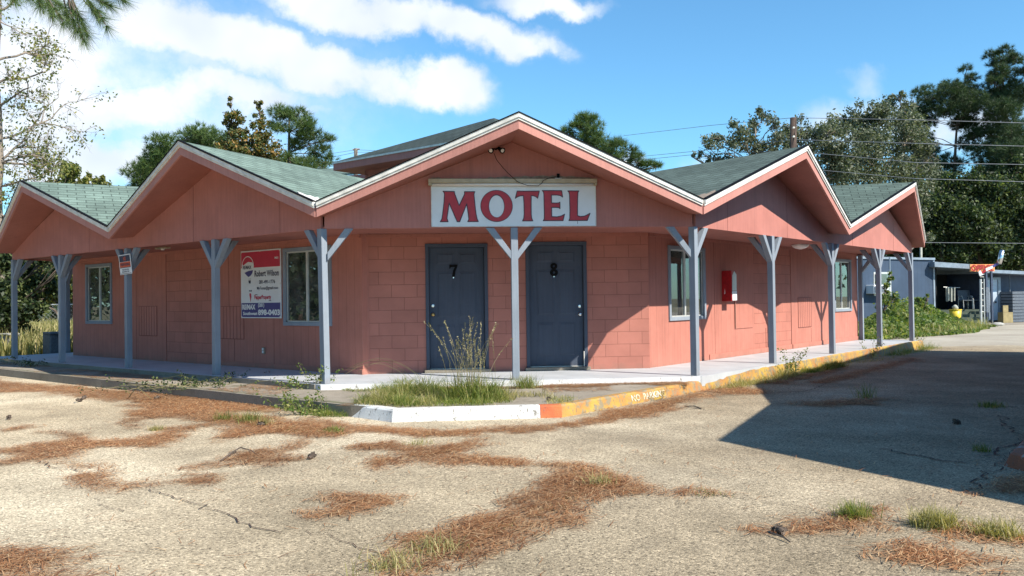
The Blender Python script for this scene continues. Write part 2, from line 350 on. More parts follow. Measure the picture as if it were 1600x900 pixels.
# ------------------------------------------------------------------ setting: ground
LIT = [[(0,718),(0,703),(60,695),(105,686),(75,675),(120,672),(118,684),(200,684),(270,668),(345,654),(348,662),(230,690),(160,700),(80,715),(20,726)],
 [(0,672),(50,662),(40,668),(0,678)],
 [(95,752),(130,742),(190,740),(172,746),(235,758),(180,762),(110,766)],
 [(285,753),(310,742),(345,741),(335,755),(295,758)],
 [(310,731),(345,722),(375,708),(402,705),(440,700),(455,690),(482,684),(497,690),(442,709),(500,714),(490,722),(400,726),(330,733)],
 [(480,770),(530,766),(622,768),(590,785),(575,800),(535,807),(492,805),(505,788)],
 [(-60,862),(85,860),(112,876),(82,888),(140,910),(-60,920)],
 [(180,628),(330,640),(430,652),(520,662),(562,674),(530,690),(450,680),(360,682),(345,668),(230,645)],
 [(540,685),(560,690),(620,690),(640,697),(700,690),(742,689),(762,697),(722,705),(800,716),(832,722),(820,731),(740,725),(700,728),(660,716),(610,708),(560,701)],
 [(550,734),(590,714),(625,722),(600,734)],
 [(825,722),(900,724),(962,734),(1025,752),(1010,765),(960,772),(900,796),(858,812),(799,840),(741,868),(690,890),(620,912),(500,912),(560,893),(600,880),(640,862),(612,850),(636,836),(700,828),(760,818),(815,791),(811,775),(869,744),(880,733)],
 [(690,822),(800,782),(890,772),(885,815),(790,845),(690,872),(600,900),(560,900)],
 [(470,655),(540,662),(700,674),(860,662),(955,650),(960,662),(860,672),(740,680),(650,682),(560,676)],
 [(880,662),(950,640),(1010,634),(1060,618),(1102,608),(1112,616),(1020,652),(930,664)],
 [(1100,612),(1150,603),(1190,608),(1192,618),(1120,618)],
 [(1195,832),(1262,830),(1310,800),(1370,798),(1385,830),(1290,831),(1240,838)],
 [(1375,870),(1440,850),(1500,853),(1590,868),(1600,885),(1500,886),(1400,882)],
 [(1480,818),(1560,825),(1620,850),(1540,852),(1480,835)],
 [(1225,634),(1300,625),(1385,622),(1375,632),(1300,637)],
 [(1530,765),(1600,742),(1640,770),(1540,770)],
 [(-60,588),(60,600),(300,616),(440,634),(430,646),(250,642),(180,626),(60,614),(-60,614)],
 [(200,640),(310,640),(320,650),(235,656),(212,668),(192,664)],
 [(320,662),(400,672),(400,680),(350,690)],[(1040,780),(1125,772),(1080,766)],[(150,730),(60,724),(90,719)],
 [(120,700),(300,676),(230,700)],[(1255,598),(1420,560),(1440,562),(1300,600)],[(1180,600),(1240,588),(1330,572),(1310,582),(1230,600)]]
LITP = [np.array([onz(u, v, G)[:2] for u, v in poly]) for poly in LIT]
def seg_sd(P, poly):
    """signed distance (positive inside) of points P (n,2) to polygon"""
    n = len(poly); d = np.full(len(P), 1e9); ins = np.zeros(len(P), bool)
    for i in range(n):
        a = poly[i]; b = poly[(i+1) % n]; ab = b-a
        t = np.clip(((P-a)@ab)/(ab@ab+1e-12), 0, 1); q = a+t[:, None]*ab
        d = np.minimum(d, np.hypot(*(P-q).T))
        c = ((a[1] > P[:, 1]) != (b[1] > P[:, 1])) & (P[:, 0] < (b[0]-a[0])*(P[:, 1]-a[1])/(b[1]-a[1]+1e-12)+a[0])
        ins ^= c
    return np.where(ins, d, -d)
def vnoise(P, s, seed):
    """cheap smooth value noise"""
    r = np.random.default_rng(seed); T = r.random((64, 64)); q = P*s; i = np.floor(q).astype(int); f = q-i; f = f*f*(3-2*f)
    g = lambda a, b: T[(i[:, 0]+a) % 64, (i[:, 1]+b) % 64]
    return (g(0, 0)*(1-f[:, 0])+g(1, 0)*f[:, 0])*(1-f[:, 1])+(g(0, 1)*(1-f[:, 0])+g(1, 1)*f[:, 0])*f[:, 1]
def litter_amount(P):
    a = np.zeros(len(P)); dist = np.hypot(P[:, 0]-CAM[0], P[:, 1]-CAM[1])
    jit = (vnoise(P, 3.1, 1)-0.5)*0.30+(vnoise(P, 9, 2)-0.5)*0.16
    for poly in LITP:
        lo = poly.min(0)-0.5; hi = poly.max(0)+0.5
        m = np.all((P > lo) & (P < hi), 1)
        if not m.any(): continue
        sd_ = seg_sd(P[m], poly)+jit[m]; a[m] = np.maximum(a[m], np.clip(sd_/0.30+0.30, 0, 1))
    return a

def ground_mat():
    m, t, b = new_mat('worn_concrete_lot'); co = objco(t)
    base = ramp(t, noise(t, mapv(t, co, (0.16, 0.16, 0.16)), 1.0, 6, 0.62), [(0.34, (0.25, 0.208, 0.145)), (0.5, (0.335, 0.283, 0.205)), (0.66, (0.43, 0.38, 0.29))])
    sp = N(t, 'ShaderNodeSeparateXYZ'); t.links.new(co, sp.inputs[0])
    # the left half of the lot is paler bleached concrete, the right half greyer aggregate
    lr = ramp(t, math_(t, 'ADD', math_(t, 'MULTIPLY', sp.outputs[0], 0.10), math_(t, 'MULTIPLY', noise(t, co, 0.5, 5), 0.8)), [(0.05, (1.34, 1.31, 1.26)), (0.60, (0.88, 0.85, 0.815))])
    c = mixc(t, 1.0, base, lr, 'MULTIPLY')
    blot = noise(t, co, 1.3, 8, 0.68); c = mixc(t, 1.0, c, ramp(t, blot, [(0.3, 0.78), (0.72, 1.2)]), 'MULTIPLY')
    v = N(t, 'ShaderNodeTexVoronoi'); v.inputs['Scale'].default_value = 95; t.links.new(co, v.inputs['Vector'])
    agg = N(t, 'ShaderNodeSeparateColor'); t.links.new(v.outputs['Color'], agg.inputs[0])
    c = mixc(t, 1.0, c, ramp(t, agg.outputs[0], [(0.0, 0.30), (0.20, 0.86), (0.75, 1.08), (0.92, 1.6)]), 'MULTIPLY')
    v2 = noise(t, co, 38, 5, 0.8); c = mixc(t, 1.0, c, ramp(t, v2, [(0.32, 0.62), (0.5, 1.0), (0.7, 1.25)]), 'MULTIPLY')
    st = noise(t, mapv(t, co, (0.7, 0.7, 0.7), loc=(5, 3, 0)), 1.0, 7, 0.68, 0.3); c = mixc(t, ramp(t, st, [(0.55, 0.0), (0.70, 0.42)]), c, (0.17, 0.14, 0.10))
    at_ = N(t, 'ShaderNodeAttribute'); at_.attribute_name = 'litter'
    lc = ramp(t, noise(t, co, 26, 5, 0.75), [(0.3, (0.13, 0.058, 0.026)), (0.7, (0.31, 0.15, 0.068))])
    c = mixc(t, math_(t, 'MULTIPLY', at_.outputs['Fac'], 0.62), c, lc)
    setc(t, b, c); b.inputs['Roughness'].default_value = 0.93; b.inputs['Specular IOR Level'].default_value = 0.22
    h = math_(t, 'ADD', math_(t, 'MULTIPLY', v.outputs['Distance'], -0.6), math_(t, 'ADD', v2, math_(t, 'MULTIPLY', blot, 1.5)))
    bump(t, b, h, 0.55, 0.012); return m
MAT['lot'] = ground_mat()
# near lot: fine grid carrying the litter amount; outside it one coarse ring to the horizon
def grid(x0, x1, y0, y1, step):
    xs = np.arange(x0, x1+1e-6, step); ys = np.arange(y0, y1+1e-6, step); X, Y = np.meshgrid(xs, ys)
    P = np.stack([X.ravel(), Y.ravel()], 1); nx = len(xs); ny = len(ys)
    I = np.arange(nx*ny).reshape(ny, nx); F = np.stack([I[:-1, :-1].ravel(), I[:-1, 1:].ravel(), I[1:, 1:].ravel(), I[1:, :-1].ravel()], 1)
    return P, F
P, F = grid(-14, 14, -13, 9, 0.06)
Z = G+(vnoise(P, 0.35, 5)-0.5)*0.012
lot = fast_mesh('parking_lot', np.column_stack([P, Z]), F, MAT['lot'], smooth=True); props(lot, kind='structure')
at_ = lot.data.attributes.new('litter', 'FLOAT', 'POINT'); at_.data.foreach_set('value', litter_amount(P).astype(np.float32))
def field_mat():
    m, t, b = new_mat('field_soil'); co = objco(t)
    c = ramp(t, noise(t, co, 0.25, 7, 0.65), [(0.35, (0.11, 0.12, 0.045)), (0.55, (0.22, 0.19, 0.10)), (0.7, (0.34, 0.29, 0.19))])
    c = mixc(t, 1.0, c, ramp(t, noise(t, co, 14, 4, 0.7), [(0.3, 0.7), (0.7, 1.25)]), 'MULTIPLY')
    setc(t, b, c); b.inputs['Roughness'].default_value = 0.95; bump(t, b, noise(t, co, 9, 5), 0.6, 0.05); return m
MAT['field'] = field_mat()
g = MB(); B0 = 1500
g.add([(-B0,-B0,G-.03),(B0,-B0,G-.03),(B0,B0,G-.03),(-B0,B0,G-.03)], [(0,1,2,3)])
props(g.build('ground', MAT['field']), kind='structure')
# the driveway runs on past the right wing to the office
def road_mat():
    m, t, b = new_mat('driveway_concrete'); co = objco(t)
    c = ramp(t, noise(t, co, 0.4, 7, 0.65), [(0.3, (0.27, 0.235, 0.185)), (0.7, (0.42, 0.38, 0.31))])
    c = mixc(t, 1.0, c, ramp(t, noise(t, co, 30, 4, 0.8), [(0.3, 0.75), (0.7, 1.2)]), 'MULTIPLY')
    setc(t, b, c); b.inputs['Roughness'].default_value = 0.95; bump(t, b, noise(t, co, 25, 5), 0.5, 0.02); return m
MAT['drive'] = road_mat()
d = MB()
E0 = [(14,-13),(70,-13),(70,34),(33,34),(22,31),(17,22),(13.6,14),(11.5,11),(11.5,9),(14,9)]
d.add([(x, y, G-.008) for x, y in E0], [tuple(range(len(E0)))])
d.add([(-14,-13,G-.010),(-14,9,G-.010),(-26,9,G-.010),(-26,-40,G-.010),(70,-40,G-.010),(70,-13,G-.010)], [(0,1,2,3,4,5)])
props(d.build('driveway', MAT['drive']), kind='structure')

# ---- pavement between lot and porch, kerb
def walk_mat(name='pavement_concrete', k=1.0):
    m, t, b = new_mat(name); co = objco(t)
    c = ramp(t, noise(t, co, 0.9, 7, 0.65), [(0.3, (0.20*k, 0.175*k, 0.14*k)), (0.7, (0.34*k, 0.30*k, 0.245*k))])
    c = mixc(t, 1.0, c, ramp(t, noise(t, co, 60, 4, 0.8), [(0.3, 0.7), (0.7, 1.2)]), 'MULTIPLY')
    c = mixc(t, ramp(t, noise(t, co, 3.2, 5, 0.7), [(0.55, 0), (0.7, 0.5)]), c, (0.09, 0.075, 0.05))
    setc(t, b, c); b.inputs['Roughness'].default_value = 0.95; bump(t, b, noise(t, co, 40, 5), 0.4, 0.008); return m
MAT['walk'] = walk_mat()
LW0 = 1.0   # offset of the pavement's left edge from the left post line
kA = np.array(FL(12.5, -LW0, 0))[:2]; kB = np.array([-2.16, -2.02]); kC = np.array([-1.66, -2.58]); kD = np.array([0.27, -2.58])
sL = 0.5
e1 = np.array(FL(13.0, -0.12, 0))[:2]; e2 = (-AL-0.12*math.tan(A45/2), -0.12); e3 = (AR+0.12*math.tan(A45/2), -0.12)
wk = MB()
loop = [tuple(kA), tuple(kB), tuple(kC+np.array([.05, .13])), tuple(kD+np.array([-.04, .13])), (e3[0]-0.10, e3[1]-.0), e2, tuple(e1)]
wk.prism([(x, y, G-.05) for x, y in loop], [(x, y, SW) for x, y in loop])
props(wk.build('pavement', MAT['walk']), kind='structure')
# joints across the pavement
jb = MB()
for t0 in (1.6, 3.2, 4.8, 6.4, 8.0, 9.6):
    jb.box(FL, t0, t0+.014, -LW0+.01, -.125, SW-.02, SW+.002)
jb.box(FC, -0.62, -0.608, -2.44, -.125, SW-.02, SW+.002)
props(jb.build('pavement_joint', MAT['seam']), kind='structure')
def kerb_paint(name, col, col2, worn, thr):
    m, t, b = new_mat(name); co = objco(t)
    n1 = noise(t, co, 9, 7, 0.72); n2 = noise(t, co, 2.2, 4)
    c = mixc(t, ramp(t, n2, [(0.4, 0.0), (0.62, 1.0)]), col, col2)
    c = mixc(t, ramp(t, n1, [(thr, 0.0), (thr+.06, 1.0)]), c, worn)
    n3 = noise(t, mapv(t, co, (30, 30, 9)), 1.0, 5, 0.7); c = mixc(t, ramp(t, n3, [(0.58, 0), (0.66, 0.85)]), c, (0.13, 0.11, 0.085))
    setc(t, b, c); b.inputs['Roughness'].default_value = 0.75
    bump(t, b, math_(t, 'ADD', n1, noise(t, co, 50, 4)), 0.6, 0.01); return m
MAT['kwhite'] = kerb_paint('white_kerb_paint', (0.74, 0.74, 0.73), (0.62, 0.62, 0.61), (0.20, 0.19, 0.17), 0.575)
MAT['kyellow'] = kerb_paint('yellow_kerb_paint', (0.46, 0.30, 0.055), (0.38, 0.17, 0.06), (0.24, 0.20, 0.13), 0.50)
MAT['kred'] = kerb_paint('red_kerb_paint', (0.45, 0.09, 0.035), (0.50, 0.16, 0.05), (0.40, 0.30, 0.2), 0.60)
MAT['kbare'] = kerb_paint('bare_kerb', (0.22, 0.20, 0.15), (0.15, 0.15, 0.09), (0.08, 0.07, 0.05), 0.56)
def kerb_run(pts, width, name, mat, z0=G-.05, z1=SW+.004, batter=0.03):
    """kerb along ground polyline pts (outer face), inner side to the left of travel; follows with slightly uneven top"""
    mb = MB(); P_ = [np.array(p, float) for p in pts]; sub = []
    for a, b_ in zip(P_[:-1], P_[1:]):
        n = max(1, int(np.linalg.norm(b_-a)/0.12))
        for i in range(n): sub.append(a+(b_-a)*i/n)
    sub.append(P_[-1]); vs = []; fs = []
    for i, p_ in enumerate(sub):
        d_ = sub[min(i+1, len(sub)-1)]-sub[max(i-1, 0)]; d_ /= np.linalg.norm(d_); n_ = np.array([-d_[1], d_[0]])
        j = random.uniform(-.004, .004); jj = random.uniform(-.004, .004)
        o0 = p_-n_*(batter*.4); o1 = p_+n_*(batter+jj); o2 = p_+n_*(batter+.02+jj); o3 = p_+n_*width
        vs += [(*o0, z0), (*o1, z1-.022+j), (*o2, z1+j), (*o3, z1+j*.5), (*o3, z0)]
    n = len(sub)
    for i in range(n-1):
        for k in range(4): fs.append((i*5+k, i*5+k+1, (i+1)*5+k+1, (i+1)*5+k))
    fs += [(0, 1, 2, 3, 4), tuple(range((n-1)*5, n*5))[::-1]]
    mb.add(vs, fs); return props(mb.build(name, mat), kind='structure')
kerb_run([kA, kB+(kA-kB)*0.0005], 0.14, 'kerb', MAT['kbare'])
kerb_run([kB, kC, np.array([0.02, -2.58])], 0.15, 'kerb', MAT['kwhite'], z1=SW+.008)
kerb_run([np.array([0.024, -2.58]), kD], 0.15, 'kerb', MAT['kred'], z1=SW+.008)
kR0 = kD; kR1 = np.array(FR(0.05, -0.135, 0))[:2]
kerb_run([kR0+(kR1-kR0)*0.001, kR1], 0.15, 'kerb', MAT['kyellow'], z1=SW+.008)
kerb_run([kR1+(kR1-kR0)*0.0005, np.array(FR(11.9, -0.135, 0))[:2]], 0.10, 'kerb', MAT['kyellow'], z1=-.004)

# ------------------------------------------------------------------ text
def text_mesh(s, size, squeeze=1.0, bold=0.0, align='CENTER'):
    cu = bpy.data.curves.new('txt', 'FONT'); cu.body = s; cu.size = size; cu.align_x = align; cu.align_y = 'CENTER'; cu.offset = bold
    cu.resolution_u = 3
    o = bpy.data.objects.new('txt', cu); COL.objects.link(o); dg = bpy.context.evaluated_depsgraph_get()
    me = bpy.data.meshes.new_from_object(o.evaluated_get(dg)); V = [(v.co.x*squeeze, v.co.y) for v in me.vertices]; Fs = [tuple(p.vertices) for p in me.polygons]
    bpy.data.objects.remove(o); bpy.data.curves.remove(cu); bpy.data.meshes.remove(me); return V, Fs
def put_text(mb, fr, d, s, tc_, zc, size, width=None, bold=0.0, sgn=1, shear=0.0):
    """sgn=-1 where t grows to the left as seen from outside"""
    V, Fs = text_mesh(s, size, 1.0, bold)
    xs = [v[0] for v in V]; ys = [v[1] for v in V]; w0 = max(xs)-min(xs); k = (width/w0) if width else 1.0; xm = (max(xs)+min(xs))/2; ym = (max(ys)+min(ys))/2
    mb.add([fr(tc_+sgn*((x-xm)*k+shear*(y-ym)), d, zc+(y-ym)) for x, y in V], Fs)
# NO PARKING stencilled on the yellow kerb
kdir = (kR1-kR0)/np.linalg.norm(kR1-kR0); kn = np.array([kdir[1], -kdir[0]])
def FK(t, d, z): return (kR0[0]+kdir[0]*t+kn[0]*d, kR0[1]+kdir[1]*t+kn[1]*d, z)
tb = MB(); tA = np.linalg.norm(onz(978, 640, -.15)[:2]-kR0)
put_text(tb, lambda t, d, z: FK(t, 0.006-(z-G)*0.26, z), 0, 'NO  PARKING', 1.95, (G+SW)/2+.004, 0.11, 0.85, 0.003)
MAT['stencil'] = kerb_paint('worn_stencil', (0.62, 0.60, 0.55), (0.55, 0.50, 0.38), (0.45, 0.33, 0.10), 0.50)
props(tb.build('kerb_lettering', MAT['stencil']), kind='structure')

# ------------------------------------------------------------------ the motel
motel = thing('motel_building', (0, 0, 0), 'long single storey pink motel with zigzag gable roof and blue grey porch posts', 'motel')
# floor slab of the porch
def slab_mat():
    m, t, b = new_mat('painted_grey_slab'); co = objco(t)
    c = ramp(t, noise(t, co, 1.6, 7, 0.65), [(0.3, (0.36, 0.385, 0.42)), (0.7, (0.50, 0.53, 0.565))])
    c = mixc(t, ramp(t, noise(t, co, 13, 6, 0.7), [(0.62, 0), (0.7, 0.7)]), c, (0.22, 0.21, 0.19))
    setc(t, b, c); b.inputs['Roughness'].default_value = 0.6; bump(t, b, noise(t, co, 60, 4), 0.25, 0.005); return m
MAT['slab'] = slab_mat()
MAT['slabedge'] = kerb_paint('white_slab_edge', (0.74, 0.75, 0.76), (0.62, 0.63, 0.64), (0.34, 0.32, 0.29), 0.62)
sl = MB()
def line_l(t, d): return FL(t, d, 0)[:2]
outer = [FL(12.2, -.12, 0)[:2], e2, e3, FR(11.7, -.04, 0)[:2], FR(11.7, 1.6, 0)[:2], (2.5, 2.0), (-2.5, 2.0), FL(12.2, 3.4, 0)[:2]]
outer[2] = (AR+.05, -.12)
sl.prism([(x, y, G-.05) for x, y in outer], [(x, y, 0.0) for x, y in outer])
sl.build('porch_floor', MAT['slab'], motel)
se = MB(); se.box(FC, e2[0]+.01, e3[0]-.03, -.132, -.1205, SW-.02, -.002)
se.build('slab_edge', MAT['slabedge'], motel)
se = MB(); se.box(FL, 0.06, 12.2, -.132, -.1205, SW-.02, -.002); se.build('slab_edge', MAT['walk'], motel)
# shell walls
WD = 1.3; CY = 1.5
tlc = 0.70; trc = 0.87
xl = FL(tlc, WD, 0)[0]; xr = FR(trc, WD, 0)[0]
TH = 2.25
def wall_with_holes(mb, fr, t0, t1, d0, thick, z0, z1, holes):
    ts = sorted({t0, t1, *[h[0] for h in holes], *[h[1] for h in holes]}); zs = sorted({z0, z1, *[h[2] for h in holes], *[h[3] for h in holes]})
    for a, b_ in zip(ts[:-1], ts[1:]):
        # merge vertical runs
        run = None
        for c_, e_ in zip(zs[:-1], zs[1:]):
            tm = (a+b_)/2; zm = (c_+e_)/2
            solid = not any(h[0] < tm < h[1] and h[2] < zm < h[3] for h in holes)
            if solid: run = (run[0], e_) if run else (c_, e_)
            if (not solid or e_ == zs[-1]) and run:
                mb.box(fr, a, b_, d0, d0+thick, run[0], run[1]); run = None
WIN_L = [(1.45, 2.75, 0.76, 2.09), (9.02, 10.27, 0.74, 2.085)]
WIN_R = [(1.53, 2.87, 0.755, 2.045), (9.60, 10.83, 0.76, 2.055)]
DOORS = [(-1.29, -0.29, 0.048, 2.063), (0.325, 1.325, 0.052, 2.083)]
# left wing wall: plywood, then a block infill between the seams
mb = MB(); wall_with_holes(mb, FL, tlc, 4.98, WD, .15, 0, 2.4, WIN_L[:1]); mb.build('exterior_wall', MAT['wall_l'], motel)
mb = MB(); mb.box(FL, 4.98, 6.715, WD+.006, WD+.15, 0, 2.4); mb.build('exterior_wall', MAT['block_l'], motel)
mb = MB(); wall_with_holes(mb, FL, 6.735, 10.97, WD, .15, 0, 2.4, WIN_L[1:]); mb.build('exterior_wall', MAT['wall_l'], motel)
mb = MB(); mb.box(FL, 6.715, 6.735, WD+.02, WD+.15, 0, 2.4); mb.build('wall_seam', MAT['seam'], motel)
mb = MB(); mb.box(FL, 10.82, 10.97, WD+.15, 7.0, 0, 2.4); mb.build('exterior_wall', MAT['wall_r'], motel)
# chamfer wall: painted block
mb = MB(); wall_with_holes(mb, FC, xl, xr, CY, .18, 0, 2.4, [(a+.0, b_-.0, -0.1, z1) for a, b_, z0, z1 in DOORS]); mb.build('exterior_wall', MAT['block'], motel)
mb = MB(); wall_with_holes(mb, FR, trc, 4.98, WD, .15, 0, 2.4, WIN_R[:1]); mb.build('exterior_wall', MAT['wall_r'], motel)
mb = MB(); mb.box(FR, 4.98, 6.905, WD+.005, WD+.15, 0, 2.4); mb.build('exterior_wall', MAT['block_r'], motel)
mb = MB(); wall_with_holes(mb, FR, 6.925, 11.34, WD, .15, 0, 2.4, WIN_R[1:]); mb.build('exterior_wall', MAT['wall_r'], motel)
mb = MB(); mb.box(FR, 6.905, 6.925, WD+.02, WD+.15, 0, 2.4); mb.build('wall_seam', MAT['seam'], motel)
mb = MB(); mb.box(FR, 11.19, 11.34, WD+.15, 7.0, 0, 2.4); mb.build('exterior_wall', MAT['wall_l'], motel)
# back wall, closing the block
mb = MB()
bp = [FL(10.97, 7.0, 0)[:2], (0.0, 12.2), FR(11.34, 7.0, 0)[:2]]
for a, b_ in zip(bp[:-1], bp[1:]):
    a = np.array(a); b_ = np.array(b_); n_ = np.array([-(b_-a)[1], (b_-a)[0]]); n_ = n_/np.linalg.norm(n_)*.15
    q = [tuple(a), tuple(b_), tuple(b_+n_), tuple(a+n_)]; mb.prism([(x, y, G) for x, y in q], [(x, y, 2.3) for x, y in q])
mb.build('back_wall', MAT['pink'], motel)
# base boards and wall lines
mb = MB(); mb.box(FR, 3.0, 6.9, WD-.018, WD-.001, 0.0, .10); mb.box(FR, 6.95, 11.34, WD-.018, WD-.001, 0.0, .10); mb.build('base_board', MAT['pink'], motel, bevel=.003)
mb = MB(); mb.box(FL, tlc, 4.97, WD-.016, WD-.001, 0.0, .085); mb.build('base_board', MAT['pink'], motel, bevel=.003)
mb = MB()
def ln(fr, a, b_, c_, e_, w_=.007, d_=None, pr=.003):
    d_ = WD if d_ is None else d_
    mb = MB()
    if a == b_: mb.box(fr, a-w_/2, a+w_/2, d_-pr, d_+.004, c_, e_)
    else: mb.box(fr, a, b_, d_-pr, d_+.004, c_-w_/2, c_+w_/2)
    mb.build('panel_joint', MAT['line'], motel)
ln(FR, 4.10, 4.10, .53, 1.10, .016); ln(FR, 4.10, 4.90, .53, .53, .012); ln(FR, 3.25, 3.25, .1, 2.2, .006); ln(FR, 8.07, 8.07, .1, .42, .008); ln(FR, 5.55, 5.55, .1, 0.5, .004)
ln(FL, 4.28, 4.28, .085, .50, .006); ln(FL, 4.45, 4.45, 1.1, 2.2, .005); ln(FL, 3.05, 3.05, .085, .9, .004); ln(FL, 7.95, 7.95, 0, 2.2, .005)
def access_panel(fr, t0, t1, z0, z1):
    mb = MB(); mb.box(fr, t0, t1, WD-.007, WD+.002, z0, z1); o = mb.build('access_panel', MAT['pink'], motel)
    mb = MB(); n = 7
    for i in range(n+1):
        t = t0+(t1-t0)*i/n; mb.box(fr, t-.004, t+.004, WD-.0095, WD-.006, z0, z1)
    mb.box(fr, t0, t1, WD-.0098, WD-.006, z0-.004, z0+.006); mb.box(fr, t0, t1, WD-.0098, WD-.006, z1-.004, z1+.002)
    mb.build('panel_groove', MAT['line'], o)
access_panel(FL, 7.09, 7.82, .51, 1.12); access_panel(FL, 3.97, 4.74, .50, 1.10); access_panel(FR, 7.30, 8.08, .45, 1.115)
# corner boards
mb = MB(); mb.box(FC, xl-.002, xl+.10, CY-.012, CY-.001, 0, TH); mb.build('corner_board', MAT['pink'], motel)
# ---- windows
def window(fr, t0, t1, z0, z1, curtain, mull=0.48, broken=False, flip=False):
    o = None; d_ = WD
    mb = MB(); wdt = .062
    mb.box(fr, t0-.0, t1+.0, d_-.03, d_+.01, z0-.002, z0+wdt); mb.box(fr, t0, t1, d_-.03, d_+.01, z1-wdt, z1+.002)
    mb.box(fr, t0-.002, t0+wdt, d_-.028, d_+.01, z0+wdt, z1-wdt); mb.box(fr, t1-wdt, t1+.002, d_-.028, d_+.01, z0+wdt, z1-wdt)
    win = mb.build('window', MAT['blue'], motel, bevel=.004)
    a, b_, c_, e_ = t0+wdt, t1-wdt, z0+wdt, z1-wdt; m_ = a+(b_-a)*mull; s = .022
    mb = MB(); mb.box(fr, a, b_, d_+.012, d_+.05, c_, c_+s); mb.box(fr, a, b_, d_+.012, d_+.05, e_-s, e_); mb.box(fr, a, a+s, d_+.012, d_+.05, c_, e_); mb.box(fr, b_-s, b_, d_+.012, d_+.05, c_, e_)
    mb.box(fr, m_-s, m_+s, d_+.010, d_+.045, c_+s, e_-s); mb.build('window_frame', MAT['alu'], win)
    mb = MB(); mb.box(fr, a+s, m_-s, d_+.030, d_+.034, c_+s, e_-s); mb.box(fr, m_+s, b_-s, d_+.022, d_+.026, c_+s, e_-s); mb.build('pane', MAT['glass'], win)
    # room behind
    mb = MB(); mb.box(fr, a-.3, b_+.3, d_+1.2, d_+1.22, c_-.5, e_+.3); mb.box(fr, a-.3, b_+.3, d_+.16, d_+1.2, c_-.5, c_-.48); mb.box(fr, a-.3, b_+.3, d_+.16, d_+1.2, e_+.3, e_+.32)
    mb.box(fr, a-.32, a-.3, d_+.16, d_+1.2, c_-.5, e_+.3); mb.box(fr, b_+.3, b_+.32, d_+.16, d_+1.2, c_-.5, e_+.3); mb.build('room', MAT['room'], win)
    for (u0, u1) in curtain:
        mb = MB(); n = 40; ta, tb_ = a+(b_-a)*u0, a+(b_-a)*u1; vs = []; fs = []
        for i in range(n+1):
            t = ta+(tb_-ta)*i/n; dd = d_+.11+.018*math.sin(i*1.15)+.006*math.sin(i*2.7)
            vs += [fr(t, dd, c_-.02), fr(t, dd, e_+.02)]
        fs = [(2*i, 2*i+2, 2*i+3, 2*i+1) for i in range(n)]; mb.add(vs, fs); mb.build('curtain', MAT['curtain'], win)
    return win
window(FL, *WIN_L[0], curtain=[], mull=.52)
window(FL, *WIN_L[1], curtain=[(0.0, .30), (.72, 1.0)], mull=.5)
wn = window(FR, *WIN_R[0], curtain=[(0.0, .97)], mull=.46)
window(FR, *WIN_R[1], curtain=[(0.0, 1.0)], mull=.48)
# ---- doors
def seven(fr, d_, tcx, zc, h, mb):
    P_ = [(-.34,.5),(-.34,.16),(-.27,.16),(-.23,.28),(-.12,.30),(.12,.30),(-.02,.0),(-.12,-.5),(.12,-.5),(.16,-.1),(.33,.33),(.36,.5)]
    n = len(P_); mb.prism([fr(tcx+x*h, d_, zc+y*h) for x, y in P_], [fr(tcx+x*h, d_-.008, zc+y*h) for x, y in P_])
def ring(fr, d_, cx, cz, ro, ri, mb, seg=20, sx=1.0, sxi=1.0, dep=.008):
    vs = []
    for k in range(seg):
        a = 2*math.pi*k/seg; c_, s_ = math.cos(a), math.sin(a)
        vs += [fr(cx+ro*sx*c_, d_, cz+ro*s_), fr(cx+ri*sxi*c_, d_, cz+ri*s_), fr(cx+ro*sx*c_, d_-dep, cz+ro*s_), fr(cx+ri*sxi*c_, d_-dep, cz+ri*s_)]
    fs = []
    for k in range(seg):
        i = 4*k; j = 4*((k+1) % seg); fs += [(i+2, j+2, j+3, i+3), (i, j, j+2, i+2), (i+1, i+3, j+3, j+1)]
    mb.add(vs, fs)
